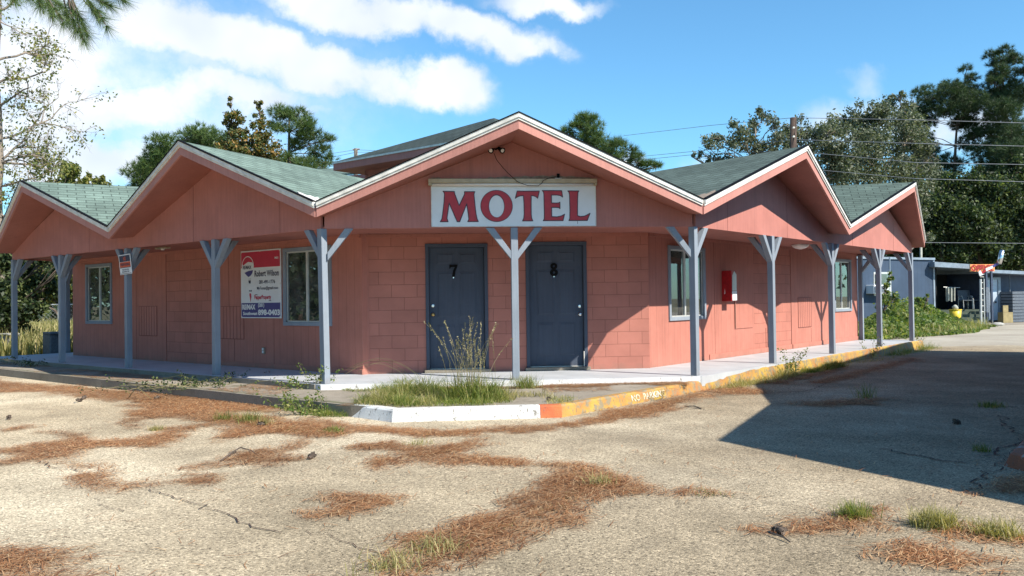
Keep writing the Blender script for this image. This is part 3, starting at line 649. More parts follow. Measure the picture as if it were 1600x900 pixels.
def door(x0, x1, z0, z1, num, hinge_left):
    mb = MB(); fw = .055
    mb.box(FC, x0, x0+fw, CY-.022, CY+.16, 0.0, z1-fw); mb.box(FC, x1-fw, x1, CY-.022, CY+.16, 0.0, z1-fw); mb.box(FC, x0-.002, x1+.002, CY-.024, CY+.16, z1-fw, z1+.003)
    a, b_, c_, e_ = x0+fw+.004, x1-fw-.004, z0+.012, z1-fw-.004; D0 = CY+.06
    fr_ = mb
    mb = MB(); mb.box(FC, a, b_, D0, D0+.045, c_, e_); dr = mb.build('door', MAT['bluedoor'], motel, bevel=.003)
    fr_.build('door_frame', MAT['bluedoor'], dr, bevel=.003)
    mb = MB(); wd = (b_-a)
    for (p0, p1) in ((.14, .46), (.54, .86)):
        for (q0, q1) in ((.08, .36), (.42, .80), (.86, .955)):
            xa, xb, za, zb = a+wd*p0, a+wd*p1, c_+(e_-c_)*q0, c_+(e_-c_)*q1
            mb.box(FC, xa, xb, D0-.004, D0+.002, za, zb)
            vs = [(xa+.03, D0-.010, za+.03), (xb-.03, D0-.010, za+.03), (xb-.03, D0-.010, zb-.03), (xa+.03, D0-.010, zb-.03)]
            mb.prism([(xa+.014, D0-.003, za+.014), (xb-.014, D0-.003, za+.014), (xb-.014, D0-.003, zb-.014), (xa+.014, D0-.003, zb-.014)], vs)
    mb.build('door_panel', MAT['bluedoor'], dr, bevel=.004)
    mb = MB(); cx = (x0+x1)/2-(.05 if num == 7 else .03)
    if num == 7: seven(FC, D0-.0115, cx, 1.635, .19, mb)
    else:
        ring(FC, D0-.0115, cx, 1.585, .060, .021, mb, sx=1.1, sxi=1.0); ring(FC, D0-.0112, cx, 1.690, .052, .017, mb, sx=1.1)
    mb.build('number', MAT['black'], dr)
    mb = MB(); mb.tube([(cx, D0-.018, 1.52), (cx, D0+.002, 1.52)], .010, 10); mb.build('peephole', MAT['chrome'], dr, smooth=False)
    kx = a+.055 if num == 7 else b_-.055; kz, lz = (.93, 1.07) if num == 7 else (.90, 1.03)
    mb = MB(); mb.tube([(kx, D0+.002, kz), (kx, D0-.008, kz), (kx, D0-.010, kz), (kx, D0-.03, kz), (kx, D0-.035, kz), (kx, D0-.055, kz), (kx, D0-.068, kz), (kx, D0-.073, kz)], [.031, .031, .012, .012, .024, .030, .026, .010], 16)
    mb.build('door_knob', MAT['brass'] if num == 7 else MAT['chrome'], dr, smooth=True)
    mb = MB(); mb.tube([(kx, D0+.002, lz), (kx, D0-.014, lz), (kx, D0-.016, lz)], [.025, .024, .017], 14); mb.build('deadbolt', MAT['chrome'], dr)
    mb = MB(); mb.box(FC, x0-.03, x1+.03, CY-.09, CY+.16, 0.002, z0); mb.build('door_sill', MAT['walk'], dr, bevel=.005)
    mb = MB(); mb.box(FC, x0+fw, x1-fw, D0-.012, D0+.05, z0, z0+.011); mb.build('threshold', MAT['alu'], dr)
    if num == 8:
        mb = MB(); mb.box(FC, x1-fw-.014, x1-fw-.002, CY-.026, CY-.010, z0, .30); mb.build('weather_strip', MAT['white'], dr)
door(*DOORS[0], 7, False); door(*DOORS[1], 8, True)

# ---- roof
ZR, ZV = 3.42, 2.335
PC = (-.02, -1.0, ZR); VCL = (-2.77, -.22, ZV); VCR = (2.66, -.38, ZV); BK = (0.0, 9.2, ZR)
PL1 = (-4.94, 1.11, ZR); VL1 = (-6.88, 3.60, ZV); PL2 = (-9.10, 5.25, ZR-.03); EL = (-10.66, 7.45, ZV)
PR1 = (AR+(2.43+.75)/R2, (2.43-.75)/R2, ZR-.02); VR1 = (6.91, 3.75, ZV); PR2 = (AR+(9.0+.70)/R2, (9.0-.70)/R2, ZR+.03); ER = (11.07, 8.10, ZV)
def bk(p_, s, L=7.05): return (p_[0]-s*L/R2, p_[1]+L/R2, p_[2])   # s=+1: right wing runs back to the left
slopes = [('c', [VCL, PC, BK]), ('c', [PC, VCR, BK]),
          ('l', [PL1, VCL, BK]), ('l', [PL1, BK, VL1]), ('l2', [VL1, BK, PL2]), ('l2', [PL2, BK, bk(EL, -1)]), ('l2', [PL2, bk(EL, -1), EL]),
          ('r', [PR1, VCR, BK]), ('r', [PR1, BK, VR1]), ('r2', [VR1, BK, PR2]), ('r2', [PR2, BK, bk(ER, 1)]), ('r2', [PR2, bk(ER, 1), ER])]
up = lambda p_, h: (p_[0], p_[1], p_[2]+h)
for key, poly in slopes:
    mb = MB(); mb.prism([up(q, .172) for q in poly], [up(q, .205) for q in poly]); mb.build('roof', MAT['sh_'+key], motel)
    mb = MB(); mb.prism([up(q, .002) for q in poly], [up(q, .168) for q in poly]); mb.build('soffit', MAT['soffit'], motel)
def rake(p_, q, out, ridge_end=None):
    """fascia board and white trim along the sloping front edge p->q, out = outward unit vector"""
    p_ = np.array(p_); q = np.array(q); o3 = np.array([out[0], out[1], 0])
    def bar(zb, zt, t0, t1, e=0.0):
        mb = MB(); a, b_ = p_, q
        mb.prism([a+o3*t0+[0,0,zb], b_+o3*t0+[0,0,zb], b_+o3*t1+[0,0,zb], a+o3*t1+[0,0,zb]], [a+o3*t0+[0,0,zt], b_+o3*t0+[0,0,zt], b_+o3*t1+[0,0,zt], a+o3*t1+[0,0,zt]]); return mb
    bar(-.004, .140, .001, .034).build('rake_board', MAT['rake'], motel)
    bar(.118, .150, .0345, .052).build('rake_trim', MAT['white'], motel)
    bar(.151, .205, .001, .068).build('rake_trim', MAT['white'], motel)
    bar(.206, .222, .012, .078).build('shingle_edge', MAT['black'], motel)
nL_ = (-1/R2, -1/R2); nR_ = (1/R2, -1/R2)
rake(VCL, PC, (0, -1)); rake(PC, VCR, (0, -1))
for a, b_ in ((VCL, PL1), (PL1, VL1), (VL1, PL2), (PL2, EL)): rake(a, b_, nL_)
for a, b_ in ((VCR, PR1), (PR1, VR1), (VR1, PR2), (PR2, ER)): rake(a, b_, nR_)
# eave boards on the two outer ends
for e_, s, o_ in ((EL, -1, (-1/R2, 1/R2)), (ER, 1, (1/R2, 1/R2))):
    a = np.array(e_); b_ = np.array(bk(e_, s)); o3 = np.array([*o_, 0])
    mb = MB(); mb.prism([a+[0,0,-.004], b_+[0,0,-.004], b_+o3*.03+[0,0,-.004], a+o3*.03+[0,0,-.004]], [a+[0,0,.14], b_+[0,0,.14], b_+o3*.03+[0,0,.14], a+o3*.03+[0,0,.14]]); mb.build('eave_board', MAT['rake'], motel)
    mb = MB(); mb.prism([a+[0,0,.142], b_+[0,0,.142], b_+o3*.05+[0,0,.142], a+o3*.05+[0,0,.142]], [a+[0,0,.2], b_+[0,0,.2], b_+o3*.05+[0,0,.2], a+o3*.05+[0,0,.2]]); mb.build('eave_trim', MAT['white'], motel)
# gable panels above the posts
def panel(fr, pts, d0=-.01, d1=.03):
    mb = MB(); mb.prism([fr(t, d0, z) for t, z in pts], [fr(t, d1, z) for t, z in pts]); return mb
ZB = 2.19
tl = lambda p_: (-p_[0]-AL+p_[1])/R2
tr_ = lambda p_: (p_[0]-AR+p_[1])/R2
lift = .03
def zline(ps, t):
    for (a, za), (b_, zb) in zip(ps[:-1], ps[1:]):
        if a <= t <= b_: return za+(zb-za)*(t-a)/(b_-a)
    return ps[0][1] if t < ps[0][0] else ps[-1][1]
def hit(p_, fr, out, off):
    p_ = np.array(p_); h = np.array(BK); a = p_[:2]@np.array(out)-off; b_ = h[:2]@np.array(out)-off; f = a/(a-b_); q = p_+(h-p_)*f
    return q
def prof(ps, out, off, tf): return [(float(tf(q)), float(q[2])) for q in (hit(p_, None, out, off) for p_ in ps)]
_pl = [(tl(VCL), ZV), (tl(PL1), ZR), (tl(VL1), ZV), (tl(PL2), ZR-.03), (tl(EL), ZV)]
_pr = [(tr_(VCR), ZV), (tr_(PR1), ZR), (tr_(VR1), ZV), (tr_(PR2), ZR), (tr_(ER), ZV)]
pl = prof([VCL, PL1, VL1, PL2], (-1/R2, -1/R2), AL/R2, tl)+[(10.9, ZV+.02)]
pr = prof([VCR, PR1, VR1, PR2], (1/R2, -1/R2), AR/R2, tr_)+[(11.5, ZV+.02)]
pc = prof([VCL, PC, VCR], (0, -1), 0.0, lambda q: q[0])
def gable(fr, prof, t0, t1, sgn=1):
    top = [(t0, zline(prof, t0)+lift)]+[(t, z+lift) for t, z in prof if t0 < t < t1]+[(t1, zline(prof, t1)+lift)]
    panel(fr, [(t0, ZB)]+[(t1, ZB)]+top[::-1]).build('gable_wall', MAT['gable'], motel)
gable(FL, pl, 0.04, pl[2][0]); gable(FL, pl, pl[2][0]+.002, 10.95)
gable(FR, pr, 0.04, pr[2][0]); gable(FR, pr, pr[2][0]+.002, 11.45)
gable(FC, pc, -AL+.02, AR-.02)
for fr, ts in ((FL, (1.0, 3.4, 7.2)), (FR, (1.1, 3.5, 7.0, 9.9))):
    for t in ts: mb = MB(); mb.box(fr, t, t+.005, -.0125, -.009, ZB, zline(pl if fr is FL else pr, t)); mb.build('panel_joint', MAT['line'], motel)
# ends of the porch roof
for fr, t in ((FR, 11.41), (FL, 10.91)): mb = MB(); mb.box(fr, t, t+.04, .03, 7.0, ZB, 2.35); mb.build('end_beam', MAT['gable'], motel)
# porch ceiling
mb = MB()
ce = [FL(10.9, .03, 0)[:2], (-AL+.03, .03), (AR-.03, .03), FR(11.4, .03, 0)[:2], FR(11.4, WD-.002, 0)[:2], FR(trc, WD-.002, 0)[:2], FL(tlc, WD-.002, 0)[:2], FL(10.9, WD-.002, 0)[:2]]
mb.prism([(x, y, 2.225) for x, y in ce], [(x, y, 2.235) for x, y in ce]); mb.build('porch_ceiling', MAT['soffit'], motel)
mb = MB(); mb.box(FC, xl, xr, CY-.03, CY-.002, 2.17, 2.224); mb.box(FL, tlc+.02, 10.9, WD-.03, WD-.003, 2.17, 2.224); mb.box(FR, trc+.02, 11.3, WD-.03, WD-.003, 2.17, 2.224); mb.build('ceiling_trim', MAT['pink'], motel)
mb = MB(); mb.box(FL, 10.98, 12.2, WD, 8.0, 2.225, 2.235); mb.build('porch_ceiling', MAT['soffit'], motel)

# ---- posts
def post(x, y, dirs, base=0.0, top=None, w_=.10, lean=(0, 0)):
    top = ZB-.001 if top is None else top
    fx = lambda t, d, z: (x+t+lean[0]*(z/2.2), y+d+lean[1]*(z/2.2), z)
    mb = MB(); h = w_/2
    ax = np.array(dirs[0])/np.linalg.norm(dirs[0]); ay = np.array([-ax[1], ax[0]])
    fz = lambda a, b_, z: (x+ax[0]*a+ay[0]*b_+lean[0]*(z/2.2), y+ax[1]*a+ay[1]*b_+lean[1]*(z/2.2), z)
    mb.box(fz, -h, h, -h, h, base, top); p_ = mb.build('porch_post', MAT['blue'], motel, bevel=.004)
    for d_ in dirs:
        d_ = np.array(d_)/np.linalg.norm(d_); n_ = np.array([-d_[1], d_[0]])*(w_*.44)
        L_ = .36; k = .088; a0 = h*.98
        def pt(s, z, sg): return (x+d_[0]*s+n_[0]*sg, y+d_[1]*s+n_[1]*sg, z)
        prof = [(a0, top-L_-.06), (a0, top-L_-.06-k*1.25), (a0+L_+.02, top-.0), (a0+L_+.02-k*1.3, top-.0)]
        prof = [(a0, top-L_+.02), (a0, top-L_-k*1.3+.02), (a0+L_, top-.001), (a0+L_-k*1.32, top-.001)]
        mb = MB(); mb.prism([pt(s, z, -1) for s, z in prof], [pt(s, z, 1) for s, z in prof]); mb.build('brace', MAT['blue'], p_, bevel=.003)
    return p_
dL = np.array([-1, 1])/R2; dR = np.array([1, 1])/R2; inL = np.array([1, 1])/R2; inR = np.array([-1, 1])/R2
for i, t in enumerate((2.7823, 5.7019, 8.4921)):
    x, y, _ = FL(t, .01, 0); post(x, y, [dL, -dL, inL])
x, y, _ = FL(10.8989, .01, 0); post(x, y, [-dL, inL])
post(-AL+.01, .01, [dL, (1, 0)], lean=(-.03, 0)); post(0, .01, [(1, 0), (-1, 0)]); post(AR-.01, .01, [dR, (-1, 0)])
for t in (2.8058, 5.7353, 8.7807):
    x, y, _ = FR(t, .01, 0); post(x, y, [dR, -dR, inR])
x, y, _ = FR(11.3711, .01, 0); post(x, y, [-dR, inR])
x, y, _ = FR(11.42, WD-.06, 0); post(x, y, [-inR])
qp = onz(105.5, 551, 0); post(qp[0], qp[1], [-dL, dL])

# ---- second storey block behind
def hip():
    a = at(519, 263, 23.5); ze = float(a[2])
    f1 = lambda t, d, z: (a[0]+.62+t/R2+d/R2, a[1]+.62-t/R2+d/R2, z)      # t runs towards the viewer on the right, d inwards
    L_, W_ = 5.1, 4.3
    mb = MB(); mb.box(f1, .35, L_, .0, W_, 2.0, ze+.02); w_ = mb.build('upper_wall', MAT['wall_r'], motel)
    o = .62
    pts = [(-o+.35, -o), (L_+o, -o), (L_+o, W_+o), (-o+.35, W_+o)]
    mb = MB(); mb.prism([f1(t, d, ze-.01) for t, d in pts], [f1(t, d, ze+.17) for t, d in pts]); mb.build('upper_eave', MAT['gable'], motel)
    e2_ = [(t+(.03 if t > 1 else -.03), d+(.03 if d > 1 else -.03)) for t, d in pts]
    mb = MB(); mb.prism([f1(t, d, ze+.171) for t, d in e2_], [f1(t, d, ze+.215) for t, d in e2_]); mb.build('upper_trim', MAT['white'], motel)
    rr = W_/2+o; zr_ = ze+.22+1.17
    b4 = [f1(*q, ze+.216) for q in e2_]; r1 = f1(3.1, W_/2, zr_-.02); r2_ = f1(3.25, W_/2, zr_-.02)
    mb = MB(); mb.add(b4+[r1, r2_], [(0, 1, 5, 4), (1, 2, 5), (2, 3, 4, 5), (3, 0, 4), (3, 2, 1, 0)]); mb.build('upper_roof', MAT['sh_u'], motel)
    # window and battens
    mb = MB(); mb.box(f1, .36, .44, -.02, -.001, 2, ze-.02); mb.box(f1, 2.05, 2.10, -.02, -.001, 2, ze-.02); mb.box(f1, .35, L_, -.02, -.001, ze-.12, ze-.011); mb.build('wall_batten', MAT['gable'], motel)
    mb = MB(); mb.box(f1, 2.55, 3.75, -.03, -.001, ze-1.75, ze-.45); ww = mb.build('window', MAT['alu'], motel)
    mb = MB(); mb.box(f1, 2.60, 3.70, -.034, -.031, ze-1.7, ze-.5); mb.build('pane', MAT['glass'], ww)
    # long strip light on the wall
    c0 = f1(3.0, -.12, ze-.22)
    t = thing('strip_light', c0, 'long pale strip light under the upper storey eave', 'light')
    mb = MB(); mb.box(f1, 2.35, 3.75, -.16, -.03, ze-.20, ze-.13); mb.build('housing', MAT['beige'], t, bevel=.01)
    mb = MB(); mb.tube([f1(2.38, -.13, ze-.235), f1(3.72, -.13, ze-.235)], .028, 8); mb.build('tube', MAT['tube'], t)
    return f1, ze
f1, ze = hip()
# lower roof beyond, seen under the upper eave
mb = MB(); a = at(470, 278, 30); b_ = at(600, 270, 27); c_ = at(600, 262, 31); d_ = at(500, 268, 34)
mb.prism([a, b_, c_+[0,0,.0], d_], [up(a, .06), up(b_, .06), up(c_, .10), up(d_, .10)]); mb.build('roof', MAT['sh_l'], motel)
mb = MB(); mb.prism([up(a, -.01), up(b_, -.01), up(b_+Fw*.1, -.01), up(a+Fw*.1, -.01)], [up(a, -.28), up(b_, -.28), up(b_+Fw*.1, -.28), up(a+Fw*.1, -.28)]); mb.build('eave_board', MAT['gable'], motel)
# bare patches of flashing in the two front valleys
for V_, A_, B_ in ((VCL, PL1, BK), (VCR, PR1, BK)):
    V_ = np.array(V_); a = V_+(np.array(A_)-V_)*.16; b_ = V_+(np.array(B_)-V_)*.055; rng = np.random.default_rng(3); pts = []
    for k in range(14):
        f = k/13; q = a*(1-f)+b_*f; q = V_+(q-V_)*(0.75+.5*rng.random()); pts.append(q)
    poly = [V_*.98+a*.02]+pts; mb = MB(); mb.prism([up(q, .212) for q in poly], [up(q, .218) for q in poly]); mb.build('valley_flashing', MAT['peel'] if V_[0] > 0 else MAT['white'], motel)

# ------------------------------------------------------------------ things fixed to the motel
def mx(u): return -1.181+(u-674)*.009245
def mz(v): return 2.80-(v-289)*.00922
sg = thing('motel_sign', (0, -.03, 2.21), 'white board sign reading MOTEL in big red flared letters on the centre gable', 'sign')
mb = MB(); mb.box(FC, -1.185, 1.195, -.034, -.012, 2.208, 2.815); mb.build('board', MAT['signwhite'], sg, bevel=.003)
mb = MB()
for (a, b_, c_, e_) in ((-1.185, 1.195, 2.203, 2.214), (1.184, 1.198, 2.214, 2.815), (-1.188, -1.174, 2.214, 2.815)): mb.box(FC, a, b_, -.040, -.0345, c_, e_)
mb.build('border', MAT['white'], sg)
MM = [(268,284),(442,289),(452,335),(515,508),(600,330),(600,291),(760,291),(746,330),(760,500),(775,640),(790,715),(808,757),(645,757),(662,718),(655,640),(632,480),(520,757),(482,757),(360,468),(332,650),(324,705),(340,757),(220,757),(245,715),(258,640),(282,450),(290,330),(285,305)]
TT = [(70,284),(418,284),(390,395),(362,370),(330,358),(290,355),(287,480),(285,640),(292,710),(310,750),(148,750),(168,710),(175,640),(175,480),(168,355),(120,357),(75,372),(40,395)]
EE = [(465,275),(770,278),(785,378),(750,355),(700,345),(608,345),(608,470),(680,472),(720,470),(740,458),(740,560),(720,545),(680,540),(608,540),(608,685),(690,690),(760,675),(812,648),(785,748),(473,748),(490,720),(492,640),(490,340),(485,300)]
LL = [(868,282),(1042,282),(1028,310),(1022,400),(1018,560),(1015,670),(1060,685),(1120,680),(1170,660),(1215,635),(1170,748),(880,748),(893,715),(897,600),(895,350),(888,305)]
def glyph(pts, ox):
    q = [(mx(ox+x/10), mz(270+y/10)) for x, y in pts]
    mb = MB(); mb.prism([(x, -.0345, z) for x, z in q], [(x, -.0375, z) for x, z in q]); mb.build('letter', MAT['red'], sg)
    mo = MB(); n = len(q); w_ = .0065
    for i in range(n):
        a = np.array(q[i]); b_ = np.array(q[(i+1) % n]); d_ = (b_-a)/np.linalg.norm(b_-a); nn = np.array([-d_[1], d_[0]])*w_; a = a-d_*w_*.6; b_ = b_+d_*w_*.6
        c4 = [a-nn, b_-nn, b_+nn, a+nn]; mo.prism([(x, -.0376, z) for x, z in c4], [(x, -.0385-.00002*i, z) for x, z in c4])
    return mo
outl = [glyph(MM, 665), glyph(TT, 800), glyph(EE, 800), glyph(LL, 800)]
mb = MB(); cx, cz = mx(665+109.6), mz(270+51.5); k = .0009245
def oval(mb, rxo, rzo, rxi, rzi, d0, d1, dz=0):
    vs = []; seg = 48
    for i in range(seg):
        a = 2*math.pi*i/seg; c_, s_ = math.cos(a), math.sin(a)
        vs += [(cx+rxo*k*c_, d0, cz+rzo*k*s_), (cx+rxi*k*c_, d0, cz-dz*k+rzi*k*s_), (cx+rxo*k*c_, d1, cz+rzo*k*s_), (cx+rxi*k*c_, d1, cz-dz*k+rzi*k*s_)]
    fs = []
    for i in range(seg):
        a = 4*i; b_ = 4*((i+1) % seg); fs += [(a+2, b_+2, b_+3, a+3), (a, b_, b_+2, a+2), (a+1, a+3, b_+3, b_+1)]
    mb.add(vs, fs)
oval(mb, 250, 247, 118, 172, -.0345, -.0375, 6); mb.build('letter', MAT['red'], sg)
oo = MB(); oval(oo, 252, 249, 243, 240, -.0376, -.0386); oval(oo, 126, 181, 117, 171, -.0376, -.0386, 6); outl.append(oo)
am = MB()
for o_ in outl: am.add(o_.v, o_.f)
am.build('letter_outline', MAT['maroon'], sg)
mb = MB(); mb.box(FC, mx(901.3), mx(901.8), -.0386, -.0345, mz(350), mz(345.5)); mb.build('crack', MAT['maroon'], sg)
# peeled strip of gable and lamp above the sign
mb = MB(); rng = np.random.default_rng(4); n = 46; pts = [(-1.18, 2.885)]
for i in range(n+1):
    x = -1.18+2.30*i/n; base = 2.925 if x > -.35 else 2.905
    pts.append((x, base+rng.uniform(-.012, .012)+(0.012*math.sin(x*3))))
pts.append((1.14, 2.885)); mb.prism([(x, -.0105, z) for x, z in pts], [(x, -.0125, z) for x, z in pts]); mb.build('bare_patch', MAT['peel'], motel)
lp = thing('sign_lamp', (0, -.06, 2.85), 'long beige lamp channel with a bare white tube above the MOTEL sign', 'light')
mb = MB(); mb.box(FC, -1.225, 1.205, -.115, -.013, 2.825, 2.884); mb.box(FC, -1.225, -1.17, -.115, -.045, 2.79, 2.824); mb.box(FC, 1.165, 1.205, -.115, -.045, 2.79, 2.824); mb.build('housing', MAT['beige'], lp, bevel=.004)
mb = MB(); mb.tube([(-1.165, -.08, 2.803), (1.155, -.08, 2.803)], .019, 10); mb.build('tube', MAT['tube'], lp, smooth=True)
mb = MB(); mb.box(FC, .60, .70, -.05, -.013, 2.886, 2.905); mb.build('bracket', MAT['white'], lp); mb = MB(); mb.tube([(.65, -.035, 2.905), (.65, -.035, 2.965)], .022, 10); mb.build('sensor', MAT['black'], lp)
fl = thing('flood_light', (-.25, -.05, 3.25), 'small black twin flood light under the peak of the centre gable', 'light')
mb = MB(); mb.tube([(-.25, -.012, 3.36), (-.25, -.05, 3.36)], .045, 12); mb.box(FC, -.262, -.238, -.07, -.05, 3.30, 3.37); mb.build('mount', MAT['black'], fl)
for s in (-1, 1):
    mb = MB(); c0 = np.array([-.25+s*.035, -.08, 3.325]); c1 = np.array([-.25+s*.085, -.17, 3.275]); mb.tube([c0, c0+(c1-c0)*.5, c1], [.022, .03, .045], 12); lh = mb.build('lamp_head', MAT['black'], fl, smooth=False)
    mb = MB(); mb.tube([c1+(c1-c0)*.01, c1+(c1-c0)*.06], [.028, .018], 10); mb.build('lens', MAT['tube'], lh)
mb = MB(); wp = [(-.288, 3.25), (-.25, 3.15), (-.162, 3.039), (-.09, 2.96), (-.016, 2.892), (.04, 2.84), (.085, 2.818), (.195, 2.781), (.344, 2.776), (.40, 2.82), (.419, 2.855), (.494, 2.888), (.60, 2.91)]
mb.tube([(x, -.13, z) for x, z in wp], .0045, 5); o = mb.build('cable', MAT['black'], loc=(-.16, -.13, 3.04)); props(o, 'thin black cable sagging from the flood light down across the lamp over the MOTEL sign', 'cable')
# realty board on the left wall
rs = thing('realty_sign', FL(3.4, WD-.03, 0.88), 'red, white and blue real estate board on the wall left of a window', 'sign')
T0, T1, Z0, Z1 = 2.80, 4.01, 0.885, 2.10; Wd = T1-T0
s2t = lambda u_: T1-u_*Wd            # u 0 = left edge as seen
z_ = lambda v_: Z1-v_*(Z1-Z0)
mb = MB(); mb.box(FL, T0, T1, WD-.032, WD-.012, Z0, Z1); mb.build('board', MAT['signwhite'], rs, bevel=.003)
def rect(mat, name, u0, u1, v0, v1, d=.0335): mb = MB(); mb.box(FL, s2t(u1), s2t(u0), WD-d, WD-.0322, z_(v1), z_(v0)); return mb.build(name, MAT[mat], rs)
rect('ribbonred', 'red_band', .012, .988, .02, .255); rect('realblue', 'blue_band', .012, .988, .775, .985)
# balloon emblem
def disc_poly(pts, mat, name, d=.0350):
    mb = MB(); mb.prism([FL(s2t(u_), WD-.0336, z_(v_)) for u_, v_ in pts], [FL(s2t(u_), WD-d, z_(v_)) for u_, v_ in pts]); return mb.build(name, MAT[mat], rs)
env = []
for i in range(21):
    a = math.pi*i/20; env.append((.185-.155*math.cos(a), .235-.155*math.sin(a)))
full = [(.03, .235)]+env[1:-1]+[(.34, .235), (.325, .30), (.25, .375), (.20, .395), (.15, .36), (.06, .29)]
disc_poly(full, 'signwhite', 'balloon')
disc_poly([(x*.92+.185*.08, y*.92+.235*.08) for x, y in env[2:-2]][::1]+[(.30, .175), (.19, .165), (.07, .215)], 'ribbonred', 'balloon_top', .0356)
disc_poly([(.10, .325), (.20, .30), (.325, .29), (.30, .335), (.25, .375), (.20, .39), (.15, .36)], 'realblue', 'balloon_base', .0356)
disc_poly([(.20, .44), (.26, .44), (.255, .485), (.21, .485)], 'ink', 'basket')
disc_poly([(.225, .63), (.265, .635), (.27, .69), (.25, .765), (.235, .70), (.222, .66)], 'ribbonred', 'pepper')
def txt(mat, s, uc, vc, size, width, bold=0.0, d=.0362, shear=0.0):
    mb = MB(); put_text(mb, FL, WD-d, s, s2t(uc), z_(vc), size, width*Wd, bold, sgn=-1, shear=shear); mb.build('lettering', MAT[mat], rs)
txt('ink', 'RE/MAX', .17, .245, .085, .22, .003, shear=.0); txt('ink', 'Robert Wilson', .66, .345, .15, .60, .003); txt('ink', '281-491-1776', .67, .47, .085, .40, .002)
txt('ink', 'MyTexas@gmail.com', .68, .565, .075, .52, .001); txt('ribbonred', 'PepperProperty', .56, .70, .10, .42, .003); txt('ink', 'www.', .40, .655, .03, .07, .001); txt('ink', '.com', .74, .745, .03, .06, .001)
txt('ink', '- -', .24, .42, .05, .06, .002); txt('ink', '^^', .25, .595, .06, .08, .002); txt('signwhite', 'MLS', .91, .13, .045, .09, .002)
txt('signwhite', 'RE/MAX', .205, .835, .12, .34, .006); txt('signwhite', 'Southwest', .24, .93, .075, .37, .003); txt('signwhite', '(281)', .52, .815, .085, .155, .003); txt('signwhite', '898-0403', .71, .915, .13, .54, .006)
for (u_, v_) in ((.02, .02), (.98, .02), (.02, .98), (.98, .98), (.5, .015), (.99, .5)):
    mb = MB(); mb.box(FL, s2t(u_)-.012, s2t(u_)+.012, WD-.037, WD-.033, z_(v_)-.012, z_(v_)+.012); mb.build('corner_clip', MAT['white'], rs)
# tilted notice nailed to the second left post
nz_ = thing('notice_sign', FL(5.64, -.07, 1.72), 'small tilted black and orange notice nailed to a left porch post', 'sign')
def FN(t, d, z):      # notice plane, leaning
    cz_ = 1.9; k_ = math.radians(-7); dt = t-5.665; dz_ = z-cz_
    return FL(5.665+dt*math.cos(k_)-dz_*math.sin(k_), -.055+d-dz_*.04, cz_+dt*math.sin(k_)*.3+dz_*math.cos(k_))
mb = MB(); mb.box(FN, 5.44, 5.89, -.006, 0, 1.71, 2.08); mb.build('plate', MAT['signwhite'], nz_, bevel=.003)
def nr(mat, name, a, b_, c_, e_, d=-.0075): mb = MB(); mb.box(FN, a, b_, d, -.0062, c_, e_); mb.build(name, MAT[mat], nz_)
nr('ink', 'black_band', 5.465, 5.865, 1.945, 2.06); nr('orange', 'orange_band', 5.465, 5.865, 1.845, 1.94)
nr('ink', 'border_line', 5.465, 5.865, 1.832, 1.843); nr('ink', 'border_line', 5.465, 5.865, 1.722, 1.73)
mb = MB(); put_text(mb, FN, -.0085, 'NO', 5.665, 2.0, .10, .09, .003, sgn=-1); mb.build('lettering', MAT['orange'], nz_)
mb = MB(); put_text(mb, FN, -.0085, 'TRESPASSING', 5.665, 1.893, .06, .36, .002, sgn=-1); put_text(mb, FN, -.0085, 'VIOLATORS WILL', 5.665, 1.80, .03, .26, .001, sgn=-1); put_text(mb, FN, -.0085, 'BE PROSECUTED', 5.665, 1.76, .03, .26, .001, sgn=-1); mb.build('lettering', MAT['ink'], nz_)
# red box with a steel front on the right wall
rb = thing('phone_box', FR(3.65, WD-.1, 1.07), 'red metal wall box with a grey steel panel between window and post', 'wall box')
mb = MB(); mb.box(FR, 3.55, 3.76, WD-.205, WD-.001, 1.07, 1.645); mb.build('box_body', MAT['redbox'], rb, bevel=.010)
mb = MB(); mb.prism([FR(t, WD-.2065, z) for t, z in ((3.565, 1.27), (3.75, 1.27), (3.75, 1.57), (3.66, 1.635), (3.58, 1.55))], [FR(t, WD-.211, z) for t, z in ((3.565, 1.27), (3.75, 1.27), (3.75, 1.57), (3.66, 1.635), (3.58, 1.55))]); mb.build('steel_plate', MAT['alu'], rb)
mb = MB(); mb.box(FR, 3.562, 3.752, WD-.2135, WD-.2065, 1.085, 1.262); mb.build('paper_card', MAT['signwhite'], rb)
mb = MB(); mb.prism([FR(3.5485, WD-d, z) for d, z in ((.055, 1.20), (.075, 1.22), (.068, 1.31))], [FR(3.5465, WD-d, z) for d, z in ((.055, 1.20), (.075, 1.22), (.068, 1.31))]); mb.build('scuff', MAT['signwhite'], rb)
mb = MB(); mb.tube([FR(4.09, WD-.02, 1.07), FR(4.09, WD-.02, .54)], .010, 8); mb.build('conduit', MAT['rake'], rb)
# ceiling lights, outlet
dl = thing('dome_light', (6.45, 4.88, 2.225), 'round white dome light under the right porch ceiling', 'light')
mb = MB(); c0 = np.array([6.45, 4.88, 0]); mb.tube([c0+[0,0,2.224], c0+[0,0,2.205], c0+[0,0,2.17], c0+[0,0,2.14], c0+[0,0,2.12]], [.17, .175, .15, .10, .02], 24); mb.build('shade', MAT['tube'], dl, smooth=True)
mb = MB(); mb.tube([c0+[0,0,2.2245], c0+[0,0,2.212]], [.185, .185], 24); mb.build('rim', MAT['chrome'], dl)
bl = thing('bare_bulb_light', (-6.2, 4.0, 2.22), 'pale flat ceiling lamp under the left porch between two posts', 'light')
mb = MB(); mb.box(FL, 5.25, 5.65, .50, .60, 2.19, 2.222); mb.build('shade', MAT['beige'], bl, bevel=.006); mb = MB(); mb.tube([FL(5.45, .55, 2.19), FL(5.45, .55, 2.165)], [.04, .025], 12); mb.build('bulb', MAT['tube'], bl)
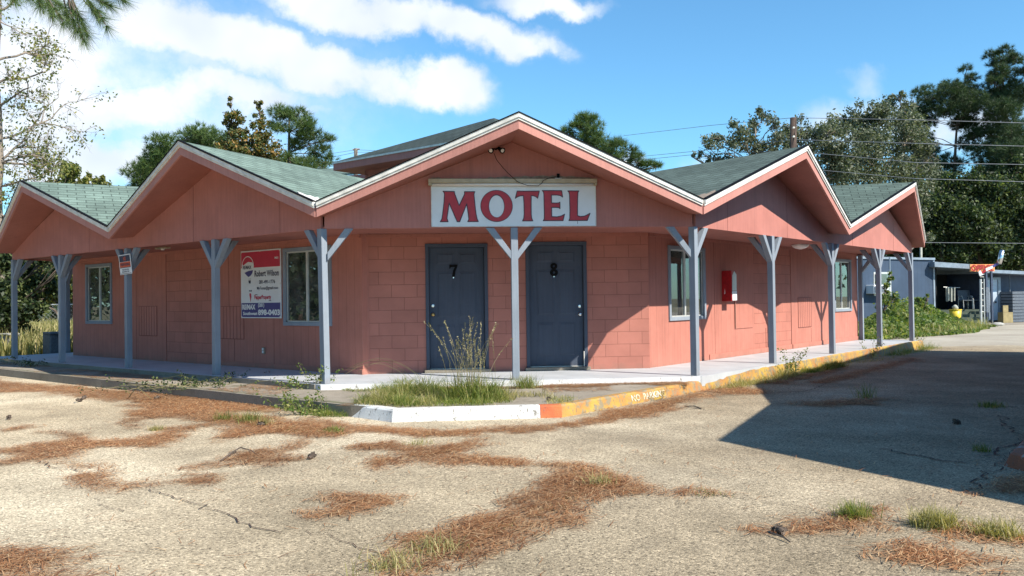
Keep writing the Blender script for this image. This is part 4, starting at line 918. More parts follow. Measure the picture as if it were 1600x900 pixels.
ot = thing('wall_outlet', FL(3.35, WD-.02, .28), 'small cream weatherproof outlet low on the left wall below the realty board', 'outlet')
mb = MB(); mb.box(FL, 3.31, 3.39, WD-.03, WD-.001, .25, .37); mb.build('cover', MAT['peel'], ot, bevel=.005); mb = MB(); mb.box(FL, 3.33, 3.37, WD-.036, WD-.031, .27, .31); mb.box(FL, 3.33, 3.37, WD-.036, WD-.031, .32, .355); mb.build('socket', MAT['signwhite'], ot)
#PART2
# ------------------------------------------------------------------ vegetation helpers
def unit(v): return v/(np.linalg.norm(v, axis=-1, keepdims=True)+1e-9)
def leaf_quads(C, size, rng, flat=0.0):
    n = len(C); a = unit(rng.normal(size=(n, 3))); b = unit(np.cross(a, rng.normal(size=(n, 3))))
    s = size*(0.65+0.7*rng.random((n, 1)))
    V = np.stack([C-a*s, C-b*s*.5, C+a*s, C+b*s*.5], 1).reshape(-1, 3); return V, np.arange(4*n).reshape(n, 4)
def tufts(C, Dr, nn, L, w, rng, spread=0.9):
    n = len(C); C = np.repeat(C, nn, 0); D = unit(np.repeat(Dr, nn, 0)+spread*rng.normal(size=(n*nn, 3)))
    l = L*(0.7+0.5*rng.random((n*nn, 1))); p_ = unit(np.cross(D, rng.normal(size=D.shape)))*w/2
    V = np.stack([C-p_, C+p_, C+D*l], 1).reshape(-1, 3); return V, np.arange(3*n*nn).reshape(n*nn, 3)
def blades(P, H, w, rng, lean=0.35, curve=0.5, dirs=None):
    """curved tapering grass blades at points P (n,3)"""
    n = len(P); th = rng.random(n)*2*np.pi; d = np.stack([np.cos(th), np.sin(th), 0*th], 1)
    if dirs is not None: d = unit(d*.5+dirs)
    s = np.stack([-d[:, 1], d[:, 0], 0*th], 1); h = (H*(0.45+0.75*rng.random(n)))[:, None]; ln_ = lean*rng.random((n, 1)); cv = curve*rng.random((n, 1))
    z = np.array([[0, 0, 1.0]]); w_ = w*(0.7+.6*rng.random((n, 1)))
    p0 = P; p1 = P+z*h*.4+d*h*(.4*ln_); p2 = P+z*h*(.78-.15*cv)+d*h*(.8*ln_+.25*cv); p3 = P+z*h*(1-.5*cv)+d*h*(ln_+.75*cv)
    V = np.stack([p0-s*w_/2, p0+s*w_/2, p1-s*w_*.45, p1+s*w_*.45, p2-s*w_*.3, p2+s*w_*.3, p3-s*w_*.03, p3+s*w_*.03], 1).reshape(-1, 3)
    b = np.arange(n)[:, None]*8
    F = np.concatenate([b+np.array([[0, 1, 3, 2]]), b+np.array([[2, 3, 5, 4]]), b+np.array([[4, 5, 7, 6]])]); return V, F
def join(parts):
    Vs = []; Fs = []; n = 0
    for V, F in parts: Vs.append(V); Fs.append(F+n); n += len(V)
    return np.concatenate(Vs), np.concatenate(Fs)
def limb(mb, a, b, r0, r1, rng, wob=0.06, n=6, seg=6):
    a = np.array(a, float); b = np.array(b, float); L_ = np.linalg.norm(b-a); pts = []; off = np.zeros(3)
    for i in range(n+1):
        f = i/n; pts.append(a+(b-a)*f+off*math.sin(math.pi*f)); off = off+rng.normal(size=3)*wob*L_*.35
    mb.tube(pts, [r0+(r1-r0)*i/n for i in range(n+1)], seg); return pts
def tree(name, label, kind, D, blobs, trunk_u, seed, mat, barkm='bark', density=1.0, leaf=0.1, group=None, tr0=0.22, depth=0.8, cat='tree', top=None, clumps=9, grow=1.0, extra=0):
    """blobs: (u, v, radius) in photo pixels at distance D; each becomes a real clump of foliage at its own depth"""
    rng = np.random.default_rng(seed); k = D/FPX
    base = at(trunk_u, 470, D); base[2] = G-.1
    root = thing(name, base, label, cat, group); crown = []; mb = MB(); B = []
    blobs = list(blobs)+[(u+rng.normal()*r*.9, v+abs(rng.normal())*r*.9, r*rng.uniform(.35, .7)) for _ in range(extra) for (u, v, r) in [blobs[rng.integers(len(blobs))]]]
    for (u, v, r) in blobs:
        r = r*grow; c = at(u, v, D)+Fw*rng.uniform(-1, 1)*depth*r*k*1.5; B.append((c, r*k))
    zs = max(c[2] for c, r in B); tc_ = [c for c, r in B if c[2] > zs-1.5][0]
    tpt = np.array([tc_[0]*.6+base[0]*.4, tc_[1]*.6+base[1]*.4, zs+ (0.1 if kind == 'pine' else -.6)])
    if top is not None: tpt = at(top[0], top[1], D)
    tp = limb(mb, base, tpt, tr0, .03, rng, .02, 12, 8); tp = np.array(tp)
    for c, r in B:
        zb = c[2]-(abs(np.hypot(*(c-base)[:2]))*(.25 if kind == 'pine' else .7)+.1); i = int(np.argmin(abs(tp[:, 2]-zb))); s = tp[i]
        rad = max(.025, tr0*(1-i/12)*.5)
        q = limb(mb, s, c+rng.normal(size=3)*r*.2, rad, .012, rng, .07, 6, 5)
        for j in range(5):
            e = c+unit(rng.normal(size=3))*r*rng.uniform(.6, .95); limb(mb, q[rng.integers(3, 6)], e, .02, .006, rng, .08, 3, 4)
        if kind == 'pine':
            n = int(max(16, 95*density*(r/.7)**2)); d = unit(rng.normal(size=(n, 3))); d[:, 2] = d[:, 2]*.8
            sub = c+d*r*1.12*(rng.random((n, 1))**.45)*np.array([1, 1, .72]); up_ = unit(d*.8+np.array([0, 0, .7]))
            crown.append(tufts(sub, up_, 26, leaf*2.3, leaf*.14, rng, .75))
        else:
            m_ = max(3, int(clumps*(r/.8)**1.2)); sc_ = c+unit(rng.normal(size=(m_, 3)))*r*1.1*(rng.random((m_, 1))**.4)*np.array([1, 1, .85])
            n = int(74*density*(r/.8)**1.0*(.1/leaf)**1.2)
            cc = np.repeat(sc_, n, 0)+rng.normal(size=(m_*n, 3))*r*.22
            crown.append(leaf_quads(cc, leaf, rng))
    mb.build('trunk', MAT[barkm], root, smooth=True)
    V, F = join(crown); fast_mesh('crown', V, F, MAT[mat], root); return root
P_ = lambda *a: list(a)
# --- trees behind the building, left
tree('pine_tree', 'broad rounded pine rising behind the tallest left gable', 'pine', 42, [(222,272,20),(240,248,24),(262,228,24),(290,214,24),(320,212,22),(345,222,22),(232,285,18),(270,252,28),(300,240,30),(330,245,28),(218,292,16),(250,275,20)], 285, 11, 'pine', density=1.3, leaf=.13, group='pines behind the motel', extra=10)
tree('sweetgum_tree', 'narrow pointed sweetgum with yellowing leaves, the left one of the pair', 'leaf', 38, [(360,160,7),(359,175,10),(366,190,14),(352,190,8),(374,185,8),(362,207,18),(372,225,20),(350,228,18),(378,245,22),(360,255,24),(340,240,14)], 368, 12, 'gum', density=1.3, leaf=.075, group='sweetgum pair', clumps=13, extra=14, grow=.95)
tree('sweetgum_tree', 'narrow pointed sweetgum turning orange, the right one of the pair', 'leaf', 38, [(406,163,6),(405,178,9),(410,192,13),(396,195,9),(412,210,17),(402,228,20),(420,240,22),(392,215,10),(430,258,24),(405,258,24),(450,262,18),(388,245,16)], 412, 13, 'gum', density=1.3, leaf=.075, group='sweetgum pair', clumps=13, extra=14, grow=.95)
tree('pine_tree', 'open crowned pine left of the upper storey, its trunk showing', 'pine', 36, [(440,178,17),(460,178,19),(434,195,12),(478,198,18),(492,212,16),(470,225,16),(500,232,16),(512,248,12),(490,250,18),(455,250,14),(480,265,20),(508,262,12)], 450, 14, 'pine', density=1.3, leaf=.12, group='pines behind the motel', top=(452, 172), extra=12)
tree('small_tree', 'low rounded olive green tree behind the leftmost gable ridge', 'leaf', 50, [(80,288,9),(98,270,10),(108,262,11),(118,275,16),(100,285,16),(125,290,14)], 108, 15, 'olive', density=1.3, leaf=.12, group='low trees behind the left wing', clumps=12)
tree('small_tree', 'low olive green tree right of the rounded one behind the left wing', 'leaf', 50, [(140,275,8),(143,287,12),(162,280,7),(165,292,11),(185,294,8),(196,297,5)], 150, 16, 'olive', density=1.3, leaf=.12, group='low trees behind the left wing', clumps=12)
tree('small_tree', 'low mixed green tree filling the gap under the sweetgum pair', 'leaf', 44, [(340,238,18),(330,255,20),(385,250,20),(390,270,20),(425,272,20),(450,280,18),(350,270,20),(470,285,14)], 385, 27, 'olive', density=1.4, leaf=.09, clumps=12)
# --- centre and right
tree('pine_tree', 'dense bushy pine behind the right slope of the centre gable', 'pine', 34, [(915,186,14),(902,196,13),(885,206,11),(925,203,18),(935,220,20),(912,222,22),(955,232,16),(968,222,9),(980,240,14),(950,252,22),(992,250,12),(975,262,16),(1000,272,12),(1014,258,7),(1008,282,14),(925,245,24)], 930, 17, 'pine', density=1.5, leaf=.12, group='pines behind the motel', extra=10)
OAKG = 'oaks behind the right wing'
tree('oak_tree', 'loose grey green oak left of the utility pole', 'leaf', 36, [(1195,176,12),(1190,190,20),(1208,196,16),(1150,205,16),(1120,215,16),(1165,222,24),(1100,228,14),(1130,238,22),(1195,228,24),(1105,262,10),(1150,255,20),(1090,240,8),(1210,225,16)], 1165, 18, 'oak', 'greybark', density=1.0, leaf=.065, group=OAKG, clumps=10, extra=10)
tree('oak_tree', 'grey green oak just right of the utility pole', 'leaf', 38, [(1232,205,18),(1255,198,18),(1262,218,26),(1285,210,22),(1240,225,20),(1280,240,30),(1300,262,28),(1300,200,16),(1310,232,26),(1290,285,26)], 1275, 19, 'oak', 'greybark', density=1.15, leaf=.07, group=OAKG, clumps=10, extra=12)
tree('oak_tree', 'tall grey green oak above the far right gable', 'leaf', 40, [(1330,182,18),(1352,176,18),(1375,180,20),(1340,200,28),(1375,205,30),(1345,230,32),(1385,235,30),(1330,262,30),(1370,265,32),(1400,262,26),(1350,290,28),(1400,292,26)], 1360, 20, 'oak', 'greybark', density=1.15, leaf=.07, group=OAKG, clumps=10, extra=12)
tree('oak_tree', 'highest oak, its thin top just left of the dark pines', 'leaf', 41, [(1412,150,14),(1400,165,16),(1425,165,14),(1410,185,24),(1430,205,20),(1412,215,26),(1432,240,26),(1420,270,26),(1445,290,24),(1438,320,24)], 1420, 21, 'oak', 'greybark', density=1.1, leaf=.07, group=OAKG, clumps=10, extra=12)
PG = 'dark pines at the right edge'
tree('pine_tree', 'dark pine with a bare forked trunk right of the highest oak', 'pine', 55, [(1437,150,14),(1450,165,16),(1436,180,18),(1455,185,16),(1475,150,16),(1490,138,17),(1508,145,17),(1500,165,18),(1525,160,12),(1470,175,18),(1515,190,15),(1440,215,20),(1460,232,16),(1455,250,18),(1530,215,12),(1525,240,18),(1490,255,22),(1505,110,7),(1515,125,7)], 1482, 22, 'pinedark', density=1.2, leaf=.13, group=PG, tr0=.22, top=(1505, 135), depth=1.6, grow=1.3, extra=18)
tree('pine_tree', 'tallest dark pine cut by the right edge of the photo', 'pine', 54, [(1558,82,9),(1572,78,9),(1562,98,12),(1590,88,12),(1570,120,18),(1600,112,22),(1555,112,8),(1560,145,20),(1590,150,28),(1545,130,9),(1620,140,30),(1555,180,20),(1590,190,30),(1570,215,24),(1610,220,34),(1540,205,14),(1550,245,22),(1585,255,30),(1620,270,34),(1548,275,18)], 1592, 23, 'pinedark', density=1.0, leaf=.14, group=PG, tr0=.24, depth=1.5, grow=1.2, extra=16)
tree('understory_tree', 'shaded vine hung tree behind the trailer roof beside the far gable', 'leaf', 50, [(1455,320,28),(1450,350,30),(1480,300,28),(1475,330,34),(1470,365,32),(1490,392,26),(1450,385,26),(1500,345,26),(1445,402,20)], 1470, 24, 'shrub', density=1.6, leaf=.10, clumps=13, group='understory trees behind the office')
tree('understory_tree', 'shaded understory tree behind the OFFICE sign', 'leaf', 51, [(1520,290,26),(1540,310,30),(1525,340,30),(1555,350,30),(1530,375,28),(1560,385,26),(1510,385,22),(1505,400,18),(1545,400,20),(1500,300,22),(1490,320,20),(1545,275,18)], 1530, 25, 'shrub', density=1.6, leaf=.10, clumps=13, group='understory trees behind the office')
tree('understory_tree', 'shaded understory tree under the tallest pine at the right edge', 'leaf', 51, [(1580,300,30),(1605,320,34),(1585,345,30),(1610,365,34),(1580,390,28),(1610,400,30),(1570,325,24),(1600,290,26),(1590,260,20)], 1590, 26, 'shrub', density=1.6, leaf=.10, clumps=13, group='understory trees behind the office')
# far wood closing the horizon
def far_wood():
    rng = np.random.default_rng(31); parts = []
    for i in range(300):
        th = math.radians(rng.uniform(-44, 50)); R_ = rng.uniform(66, 95); c = np.array([CAM[0]+R_*math.sin(th), CAM[1]+R_*math.cos(th), 0]); r = rng.uniform(2.0, 3.6)
        h = rng.uniform(1.5, 7.0)*(1.15 if th > .3 else .8); m_ = 12
        sc_ = c+np.array([0, 0, h])+unit(rng.normal(size=(m_, 3)))*r*np.array([1, 1, .8]); cc = np.repeat(sc_, 26, 0)+rng.normal(size=(m_*26, 3))*r*.26; cc[:, 2] = np.abs(cc[:, 2])
        parts.append(leaf_quads(cc, .34, rng))
    V, F = join(parts); o = fast_mesh('far_wood', V, F, MAT['shrub'], loc=(0, 60, 0)); props(o, 'dark distant wood closing the horizon behind the motel and the office', 'wood', kind='stuff')
far_wood()
# --- left edge: leafy tree by the porch end
tree('shrub_tree', 'dark leafy evergreen beside the left end of the porch', 'leaf', 25, [(5,410,30),(35,405,28),(60,425,26),(15,445,32),(50,455,26),(75,440,18),(5,485,34),(35,495,28),(60,480,14),(15,525,26),(45,530,18),(-30,440,40),(-30,500,40),(78,405,14),(95,420,10)], 12, 40, 'shrub', density=1.9, leaf=.075, clumps=13, tr0=.12)
tree('small_tree', 'pale green sunlit tree behind the fence left of the porch', 'leaf', 48, [(95,425,22),(120,430,26),(75,440,20),(110,455,22),(60,455,20),(135,450,20),(85,400,24),(115,400,22),(40,455,20)], 100, 41, 'olive', density=1.3, leaf=.11, clumps=11)
# bare tree at the far left edge
def bare_tree():
    rng = np.random.default_rng(51); D = 27; base = at(-6, 470, D); base[2] = G-.1
    root = thing('bare_tree', base, 'thinly leaved grey tree with fine twigs at the left edge', 'tree')
    mb = MB(); tw = MB(); lv = []; top_ = at(-2, -60, D)
    tp = np.array(limb(mb, base, top_, .24, .10, rng, .015, 16, 10)); K = 27/15
    def grow(p_, d, L_, r, depth):
        n = 5; pts = [p_]; d = unit(d)
        for i in range(n):
            d = unit(d+rng.normal(size=3)*.22+np.array([0, 0, -.02])); pts.append(pts[-1]+d*L_/n)
        (mb if depth < 2 else tw).tube(pts, [r*(1-.55*i/n) for i in range(n+1)], 5 if depth < 2 else 3, closed=False)
        if depth < 4:
            for k in range(4 if depth < 3 else 3):
                i = rng.integers(1, n+1); nd = unit(d+rng.normal(size=3)*.75); grow(pts[i], nd, L_*rng.uniform(.45, .7), r*.5, depth+1)
        if depth >= 3 and rng.random() < .26:
            m_ = rng.integers(3, 11); lv.append(pts[-1]+rng.normal(size=(m_, 3))*.10+np.array([0, 0, -.05]))
    for f, dr, L_ in [(.50,(1,.1,.3),1.15),(.56,(.9,-.3,.2),1.1),(.62,(1,.3,.35),1.3),(.66,(.7,-.5,.6),1.1),(.72,(1,0,.35),1.2),(.78,(1,.4,.5),1.1),(.84,(.9,-.2,.5),1.2),(.9,(.8,.2,.6),1.0),(.6,(-1,.2,.4),1.2),(.75,(-.9,-.3,.5),1.2),(.45,(.9,.5,.1),1.0),(.95,(.6,-.2,.9),1.0),(.40,(1,-.2,-.05),.8),(.53,(.7,.7,.5),1.2)]:
        p0 = tp[int(f*16)]; d = Rt*dr[0]+Fw*dr[1]+Up*dr[2]; grow(p0, d, L_*.78*K, .045, 0)
    mb.build('trunk', MAT['greybark'], root, smooth=True); tw.build('twigs', MAT['greybark'], root)
    C = np.concatenate(lv); V, F = leaf_quads(C, .055, rng); fast_mesh('leaves', V, F, MAT['olive'], root)
bare_tree()
def branch_pine():
    rng = np.random.default_rng(61); D = 8.5; base = at(-330, 470, D); base[2] = G-.1
    root = thing('pine_tree', base, 'pine standing outside the left edge whose long needled bough hangs into the top left corner', 'tree', None)
    mb = MB(); tp = limb(mb, base, base+np.array([.3, .1, 9.5]), .22, .08, rng, .01, 12, 10); s = tp[7]
    bough = limb(mb, s, at(100, -35, D), .06, .03, rng, .02, 8, 6)
    ends = [(62,8),(80,22),(98,34),(112,12),(118,46),(130,62),(92,6),(142,8),(152,24),(166,40),(170,8),(190,-2),(22,-4),(75,2),(105,25),(125,28),(135,50),(60,-8),(40,-10),(150,-5),(-20,-20),(-60,-10),(0,-30)]
    T_ = []; Dd = []
    for i, (u, v) in enumerate(ends):
        q = at(u, v, D+rng.uniform(-.35, .35)); st = bough[int(np.clip((u+330)/430*8, 3, 8))]; pts = limb(mb, st+(0), q, .012, .005, rng, .06, 5, 4)
        dd = unit(np.array(pts[-1])-np.array(pts[-3])); T_ += [q, pts[-2], (np.array(pts[-2])+q)/2]; Dd += [dd+[0, 0, -.25], dd, dd]
    mb.build('trunk', MAT['bark'], root, smooth=True)
    V, F = tufts(np.array(T_), np.array(Dd), 85, .19, .0032, rng, .55); fast_mesh('needles', V, F, MAT['pine'], root)
    # its crown above, outside the picture
    C = np.array(tp[11])+unit(rng.normal(size=(90, 3)))*rng.random((90, 1))*2.0*np.array([1, 1, .7]); V, F = tufts(C, unit(C-tp[11]), 40, .25, .02, rng, .7); fast_mesh('crown', V, F, MAT['pine'], root)
branch_pine()
# trees west of the lot, mirrored in the panes; last four added to darken the left wing
for i, (x, y, h) in enumerate([(-34, -2, 9), (-38, 6, 11), (-42, 14, 8), (-37, 21, 10), (-46, 24, 9), (-36, -10, 10), (-21, -13, 12), (-24, -3, 12), (-16, -22, 12), (-26, 6, 11)]):
    rng = np.random.default_rng(80+i); root = thing('offview_tree', (x, y, G), ['roadside tree far to the left of the lot, nearest the road', 'tallest roadside tree far to the left of the lot', 'low roadside tree far to the left of the lot', 'roadside tree far to the left, fourth of the row', 'roadside tree set back behind the rest far to the left', 'roadside tree far left, behind the camera', 'unseen leafy tree added left of the camera to darken the left wing', 'unseen leafy tree added at the left side of the lot to darken the left wing', 'unseen leafy tree added behind the camera to darken the left wing', 'unseen leafy tree added farthest along the left side to darken the left wing'][i], 'tree', 'roadside trees west of the lot')
    mb = MB(); limb(mb, (x, y, G-.1), (x, y, h*.8), .3, .08, rng, .02, 8, 8); mb.build('trunk', MAT['bark'], root, smooth=True)
    c = np.array([x, y, h*.48]); sc_ = c+unit(rng.normal(size=(80, 3)))*rng.random((80, 1))**.4*np.array([4.3, 4.3, h*.5]); cc = np.repeat(sc_, 60, 0)+rng.normal(size=(4800, 3))*.6; cc[:, 2] = np.maximum(cc[:, 2], G+.1)
    V, F = leaf_quads(cc, .22, rng); fast_mesh('crown', V, F, MAT['pinedark'], root)

# ------------------------------------------------------------------ fallen needles, tufts, weeds on the lot
def litter():
    rng = np.random.default_rng(91); lo = np.array([-12.5, -10.5]); hi = np.array([12, 9]); Ps = []
    P = lo+(hi-lo)*rng.random((1900000, 2)); d = np.hypot(P[:, 0]-CAM[0], P[:, 1]-CAM[1]); P = P[(rng.random(len(P)) < np.clip(9/d, .25, 1.0)) & (P[:, 1] > -11)]
    a = litter_amount(P); near = litter_amount(P+rng.normal(size=P.shape)*.13); keep = rng.random(len(P)) < (a**1.1)*.60+near*.06+0.006*vnoise(P, .7, 9)**2; P = P[keep]; n = len(P)
    L = .035+.05*rng.random(n); th = rng.random(n)*np.pi; th = np.where(rng.random(n) < .35, th*.35+.3, th)
    dx = np.stack([np.cos(th), np.sin(th)], 1); pr = np.stack([-dx[:, 1], dx[:, 0]], 1); w_ = .0016+.0012*rng.random((n, 1)); bend = pr*(rng.normal(size=(n, 1))*.018)
    z0 = G+.006+.012*rng.random((n, 1)); z1 = z0+rng.random((n, 1))*.014; dl = dx*L[:, None]
    V = np.stack([np.hstack([P-dl-pr*w_, z0]), np.hstack([P-dl+pr*w_, z0]), np.hstack([P+bend+pr*w_, z1]), np.hstack([P+bend-pr*w_, z1]), np.hstack([P+dl+pr*w_*.5, z0]), np.hstack([P+dl-pr*w_*.5, z0])], 1).reshape(-1, 3)
    b = np.arange(n)[:, None]*6; F = np.concatenate([b+np.array([[0, 1, 2, 3]]), b+np.array([[3, 2, 4, 5]])])
    o = fast_mesh('pine_needle_litter', V, F, MAT['needles'], loc=(0, -4, G)); props(o, 'rust brown drifts of fallen pine needles on the lot', 'pine needles', kind='stuff')
litter()
def walk_litter():
    rng = np.random.default_rng(92); pts = []
    for (t0, t1, d0, d1, n, fr) in [(0.2, 11.5, -.55, -.14, 2600, FL), (0.0, 11, -1.0, -.6, 1500, FL), (-2.3, 2.2, -2.3, -1.9, 900, FC), (-1.5, 2.4, -.55, -.14, 2600, FC), (.3, 2.0, -1.3, -.5, 700, FC)]:
        t = t0+(t1-t0)*rng.random(n); d = d0+(d1-d0)*rng.random(n)
        q = np.array([fr(a, b, 0)[:2] for a, b in zip(t, d)]); m_ = vnoise(q, 1.3, 12) > .52; pts.append(q[m_])
    P = np.concatenate(pts); n = len(P); L = .04+.06*rng.random((n, 1)); th = rng.random(n)*np.pi; dx = np.stack([np.cos(th), np.sin(th)], 1)*L; pr = unit(np.stack([-dx[:, 1], dx[:, 0]], 1))*.0028
    z = SW+.004+.012*rng.random((n, 1)); V = np.stack([np.hstack([P-dx-pr, z]), np.hstack([P-dx+pr, z]), np.hstack([P+dx+pr, z]), np.hstack([P+dx-pr, z])], 1).reshape(-1, 3)
    o = fast_mesh('pavement_needle_litter', V, np.arange(4*n).reshape(n, 4), MAT['needles'], loc=(0, -1, SW)); props(o, 'thin scatter of brown needles on the pavement beside the porch', 'pine needles', kind='stuff')
walk_litter()
def tuft(name, label, x, y, z, n, H, spread, mat, cat='grass tuft', lean=.5, curve=.7, w=.006, group='weeds and grass tufts', extra=None, seed=0):
    rng = np.random.default_rng(1000+seed+int(abs(x)*100)); P = np.zeros((n, 3)); P[:, :2] = rng.normal(size=(n, 2))*spread+[x, y]; P[:, 2] = z-.005
    V, F = blades(P, H, w, rng, lean, curve)
    if extra:
        root = thing(name, (x, y, z), label, cat, group); fast_mesh('blades', V, F, MAT[mat], root); return root
    o = fast_mesh(name, V, F, MAT[mat], loc=(x, y, z)); return props(o, label, cat, group)
def tuft_px(u, v, z, *a, **k): q = onz(u, v, z); return tuft(k.pop('name', 'grass_tuft'), k.pop('label'), q[0], q[1], z, *a, **k)
# tall seeding clump before door 7
q = onz(735, 626, SW); root = tuft('seeding_grass', 'tall clump of seeding grass with straw stems in front of door 7', q[0], q[1], SW, 900, .34, .16, 'grass', lean=.9, curve=.9, w=.006, extra=True)
rng = np.random.default_rng(5); n = 46; P = np.zeros((n, 3)); P[:, :2] = rng.normal(size=(n, 2))*[.13, .07]+q[:2]+[0.0, 0]; P[:, 2] = SW
st = MB(); hd = []
for i in range(n):
    h = rng.uniform(.55, 1.12); th = rng.normal()*.9; lean = rng.uniform(.08, .75); d = np.array([math.sin(th)*(1 if rng.random() < .5 else -1), rng.normal()*.3, 0]); pts = [P[i]+np.array([0, 0, h*f])*(1-.12*lean*f)+d*lean*h*f**2*.62 for f in np.linspace(0, 1, 8)]
    st.tube(pts, [.0028*(1-.6*f) for f in np.linspace(0, 1, 8)], 3, closed=False)
    for f in np.linspace(0, 1, 16): hd.append(np.array(pts[-3])*(1-f)+np.array(pts[-1])*f)
for i in range(4):
    p0 = np.array([q[0]-.15-rng.random()*.3, q[1], SW]); pts = [p0+np.array([-f*1.05, rng.normal()*.02, .48*math.sin(f*2.3)+.02*i]) for f in np.linspace(0, 1, 8)]; st.tube(pts, .0018, 3, closed=False)
st.build('stems', MAT['straw'], root); V, F = leaf_quads(np.array(hd)+rng.normal(size=(len(hd), 3))*.004, .013, rng); fast_mesh('seed_heads', V, F, MAT['straw'], root)
# grass strip behind the white kerb (a mass)
def grass_run(name, label, poly, n, H, z, mat, seed, w=.005, lean=1.1, thin=.4, scale=2.2):
    rng = np.random.default_rng(seed); poly = np.array([np.asarray(p_)[:2] for p_ in poly]); lo, hi = poly.min(0), poly.max(0); P = lo+(hi-lo)*rng.random((n*3, 2)); P = P[(seg_sd(P, poly)+(vnoise(P, 6, seed)-.5)*.12 > 0) & (vnoise(P, scale, seed+1) > thin)][:n]
    Hn = H*(.2+1.7*vnoise(P, 3.2, seed+4)**1.8*np.clip(seg_sd(P, poly)/.12+.35, .3, 1)); V, F = blades(np.column_stack([P, np.full(len(P), z-.004)]), Hn, w, rng, lean*1.3, 1.0); o = fast_mesh(name, V, F, MAT[mat], loc=(*P.mean(0), z)); props(o, label, 'grass', kind='stuff')
grass_run('kerb_grass', 'rough green grass growing along the back of the white kerb', [onz(548, 632, SW), onz(600, 610, SW), onz(780, 612, SW), onz(800, 628, SW), onz(760, 634, SW), onz(620, 636, SW)], 5200, .17, SW, 'grass', 1, thin=.25)
grass_run('dry_kerb_grass', 'dry straw coloured grass mixed into the strip behind the white kerb', [onz(550, 634, SW), onz(610, 612, SW), onz(790, 612, SW), onz(900, 622, SW), onz(880, 632, SW), onz(620, 637, SW)], 2600, .13, SW, 'drygrass', 2, thin=.35)
grass_run('slab_edge_grass', 'low grass growing along the joint at the foot of the slab left of the centre post', [onz(530, 612, SW), onz(560, 600, SW), onz(760, 603, SW), onz(720, 611, SW), onz(600, 612, SW)], 1500, .12, SW, 'grass', 3, thin=.45)
grass_run('step_grass', 'green weeds growing at the foot of the step left of the white kerb', [onz(440, 640, G), onz(470, 628, G), onz(545, 640, G), onz(550, 652, G), onz(500, 652, G)], 1700, .17, G, 'grass', 4, thin=.3)
grass_run('yellow_kerb_grass', 'sunlit yellow green grass along the yellow kerb past the corner post', [FR(.15, -.16, 0), FR(3.3, -.16, 0), FR(3.3, -.38, 0), FR(1.4, -.55, 0), FR(.3, -.42, 0)], 3600, .15, G, 'drygrass', 5, thin=.2)
grass_run('far_kerb_grass', 'patchy yellow green grass along the far end of the yellow kerb', [FR(3.3, -.14, 0), FR(12.2, -.14, 0), FR(12.4, -.5, 0), FR(8, -.55, 0), FR(4, -.42, 0)], 4200, .15, G, 'drygrass', 6, thin=.42, scale=1.1)
grass_run('kerb_foot_grass', 'thick green weeds hiding the foot of the yellow kerb between the middle posts', [FR(3.6, -.13, 0), FR(5.2, -.13, 0), FR(5.2, -.42, 0), FR(3.6, -.40, 0)], 2600, .20, G, 'grass', 16, thin=.25)
grass_run('kerb_foot_grass', 'green weeds hiding the foot of the yellow kerb below the far posts', [FR(8.6, -.13, 0), FR(12.3, -.13, 0), FR(12.3, -.5, 0), FR(8.6, -.4, 0)], 3000, .20, G, 'grass', 17, thin=.35)
grass_run('crack_grass', 'thin moss and grass in the needle strewn seam across the lot', [onz(640, 880, G), onz(700, 850, G), onz(830, 800, G), onz(930, 745, G), onz(975, 750, G), onz(900, 785, G), onz(760, 845, G)], 1300, .045, G, 'drygrass', 7, thin=.5)
grass_run('left_seam_grass', 'low green grass in the seam left of the white kerb', [onz(430, 664, G), onz(540, 672, G), onz(540, 680, G), onz(430, 674, G)], 900, .05, G, 'grass', 8, thin=.4)
for k, (u, v, z, n, H, sp, mat, lab) in enumerate([
    (822, 606, SW, 420, .20, .09, 'grass', 'bright green grass tuft on the pavement right of the centre post'),
    (349, 657, G, 130, .13, .06, 'grass', 'leftmost grass tuft by the step left of the white kerb'),
    (392, 659, G, 200, .15, .08, 'grass', 'second grass tuft from the left below the step, beside pine cones'),
    (412, 664, G, 120, .12, .07, 'drygrass', 'dry grass tuft just right of the second tuft below the step'),
    (245, 672, G, 150, .06, .04, 'drygrass', 'low dry tuft on the long needle drift at the left'),
    (1336, 808, G, 330, .11, .05, 'grass', 'lone green tuft with needles around it in the right foreground'),
    (1448, 822, G, 260, .11, .045, 'drygrass', 'smaller pale tuft of the pair in the right foreground'),
    (1472, 824, G, 420, .13, .05, 'drygrass', 'larger pale yellow tuft of the pair in the right foreground'),
    (1546, 836, G, 260, .10, .045, 'drygrass', 'pale tuft left of the last one at the right edge'),
    (1572, 840, G, 240, .12, .045, 'drygrass', 'last pale tuft near the right edge of the photo'),
    (1352, 622, G, 90, .24, .06, 'grass', 'dark weed standing in the big shadow on the driveway'),
    (1548, 636, G, 260, .09, .07, 'grass', 'flat green tuft in the shadow near the right edge'),
    (1535, 705, G, 110, .08, .035, 'grass', 'tiny tuft in the shadow beside the broken kerb stone'),
    (655, 695, G, 90, .07, .07, 'drygrass', 'small dry tuft in the needles below the white kerb'),
    (935, 758, G, 80, .12, .05, 'drygrass', 'pale tuft in the needle seam at the middle of the lot'),
    (682, 860, G, 150, .10, .07, 'drygrass', 'straw coloured tuft in the needle seam at the bottom'),
    (612, 888, G, 190, .10, .08, 'drygrass', 'bottommost straw tuft at the edge of the photo'),
    (1108, 772, G, 60, .04, .06, 'grass', 'flat green tuft where the seam begins right of the needle drift'),
    (878, 628, SW, 70, .10, .08, 'grass', 'small green tuft behind the red end of the kerb')]):
    tuft_px(u, v, z, n, H, sp, mat, label=lab, seed=k, w=.004, lean=.95, curve=.9)
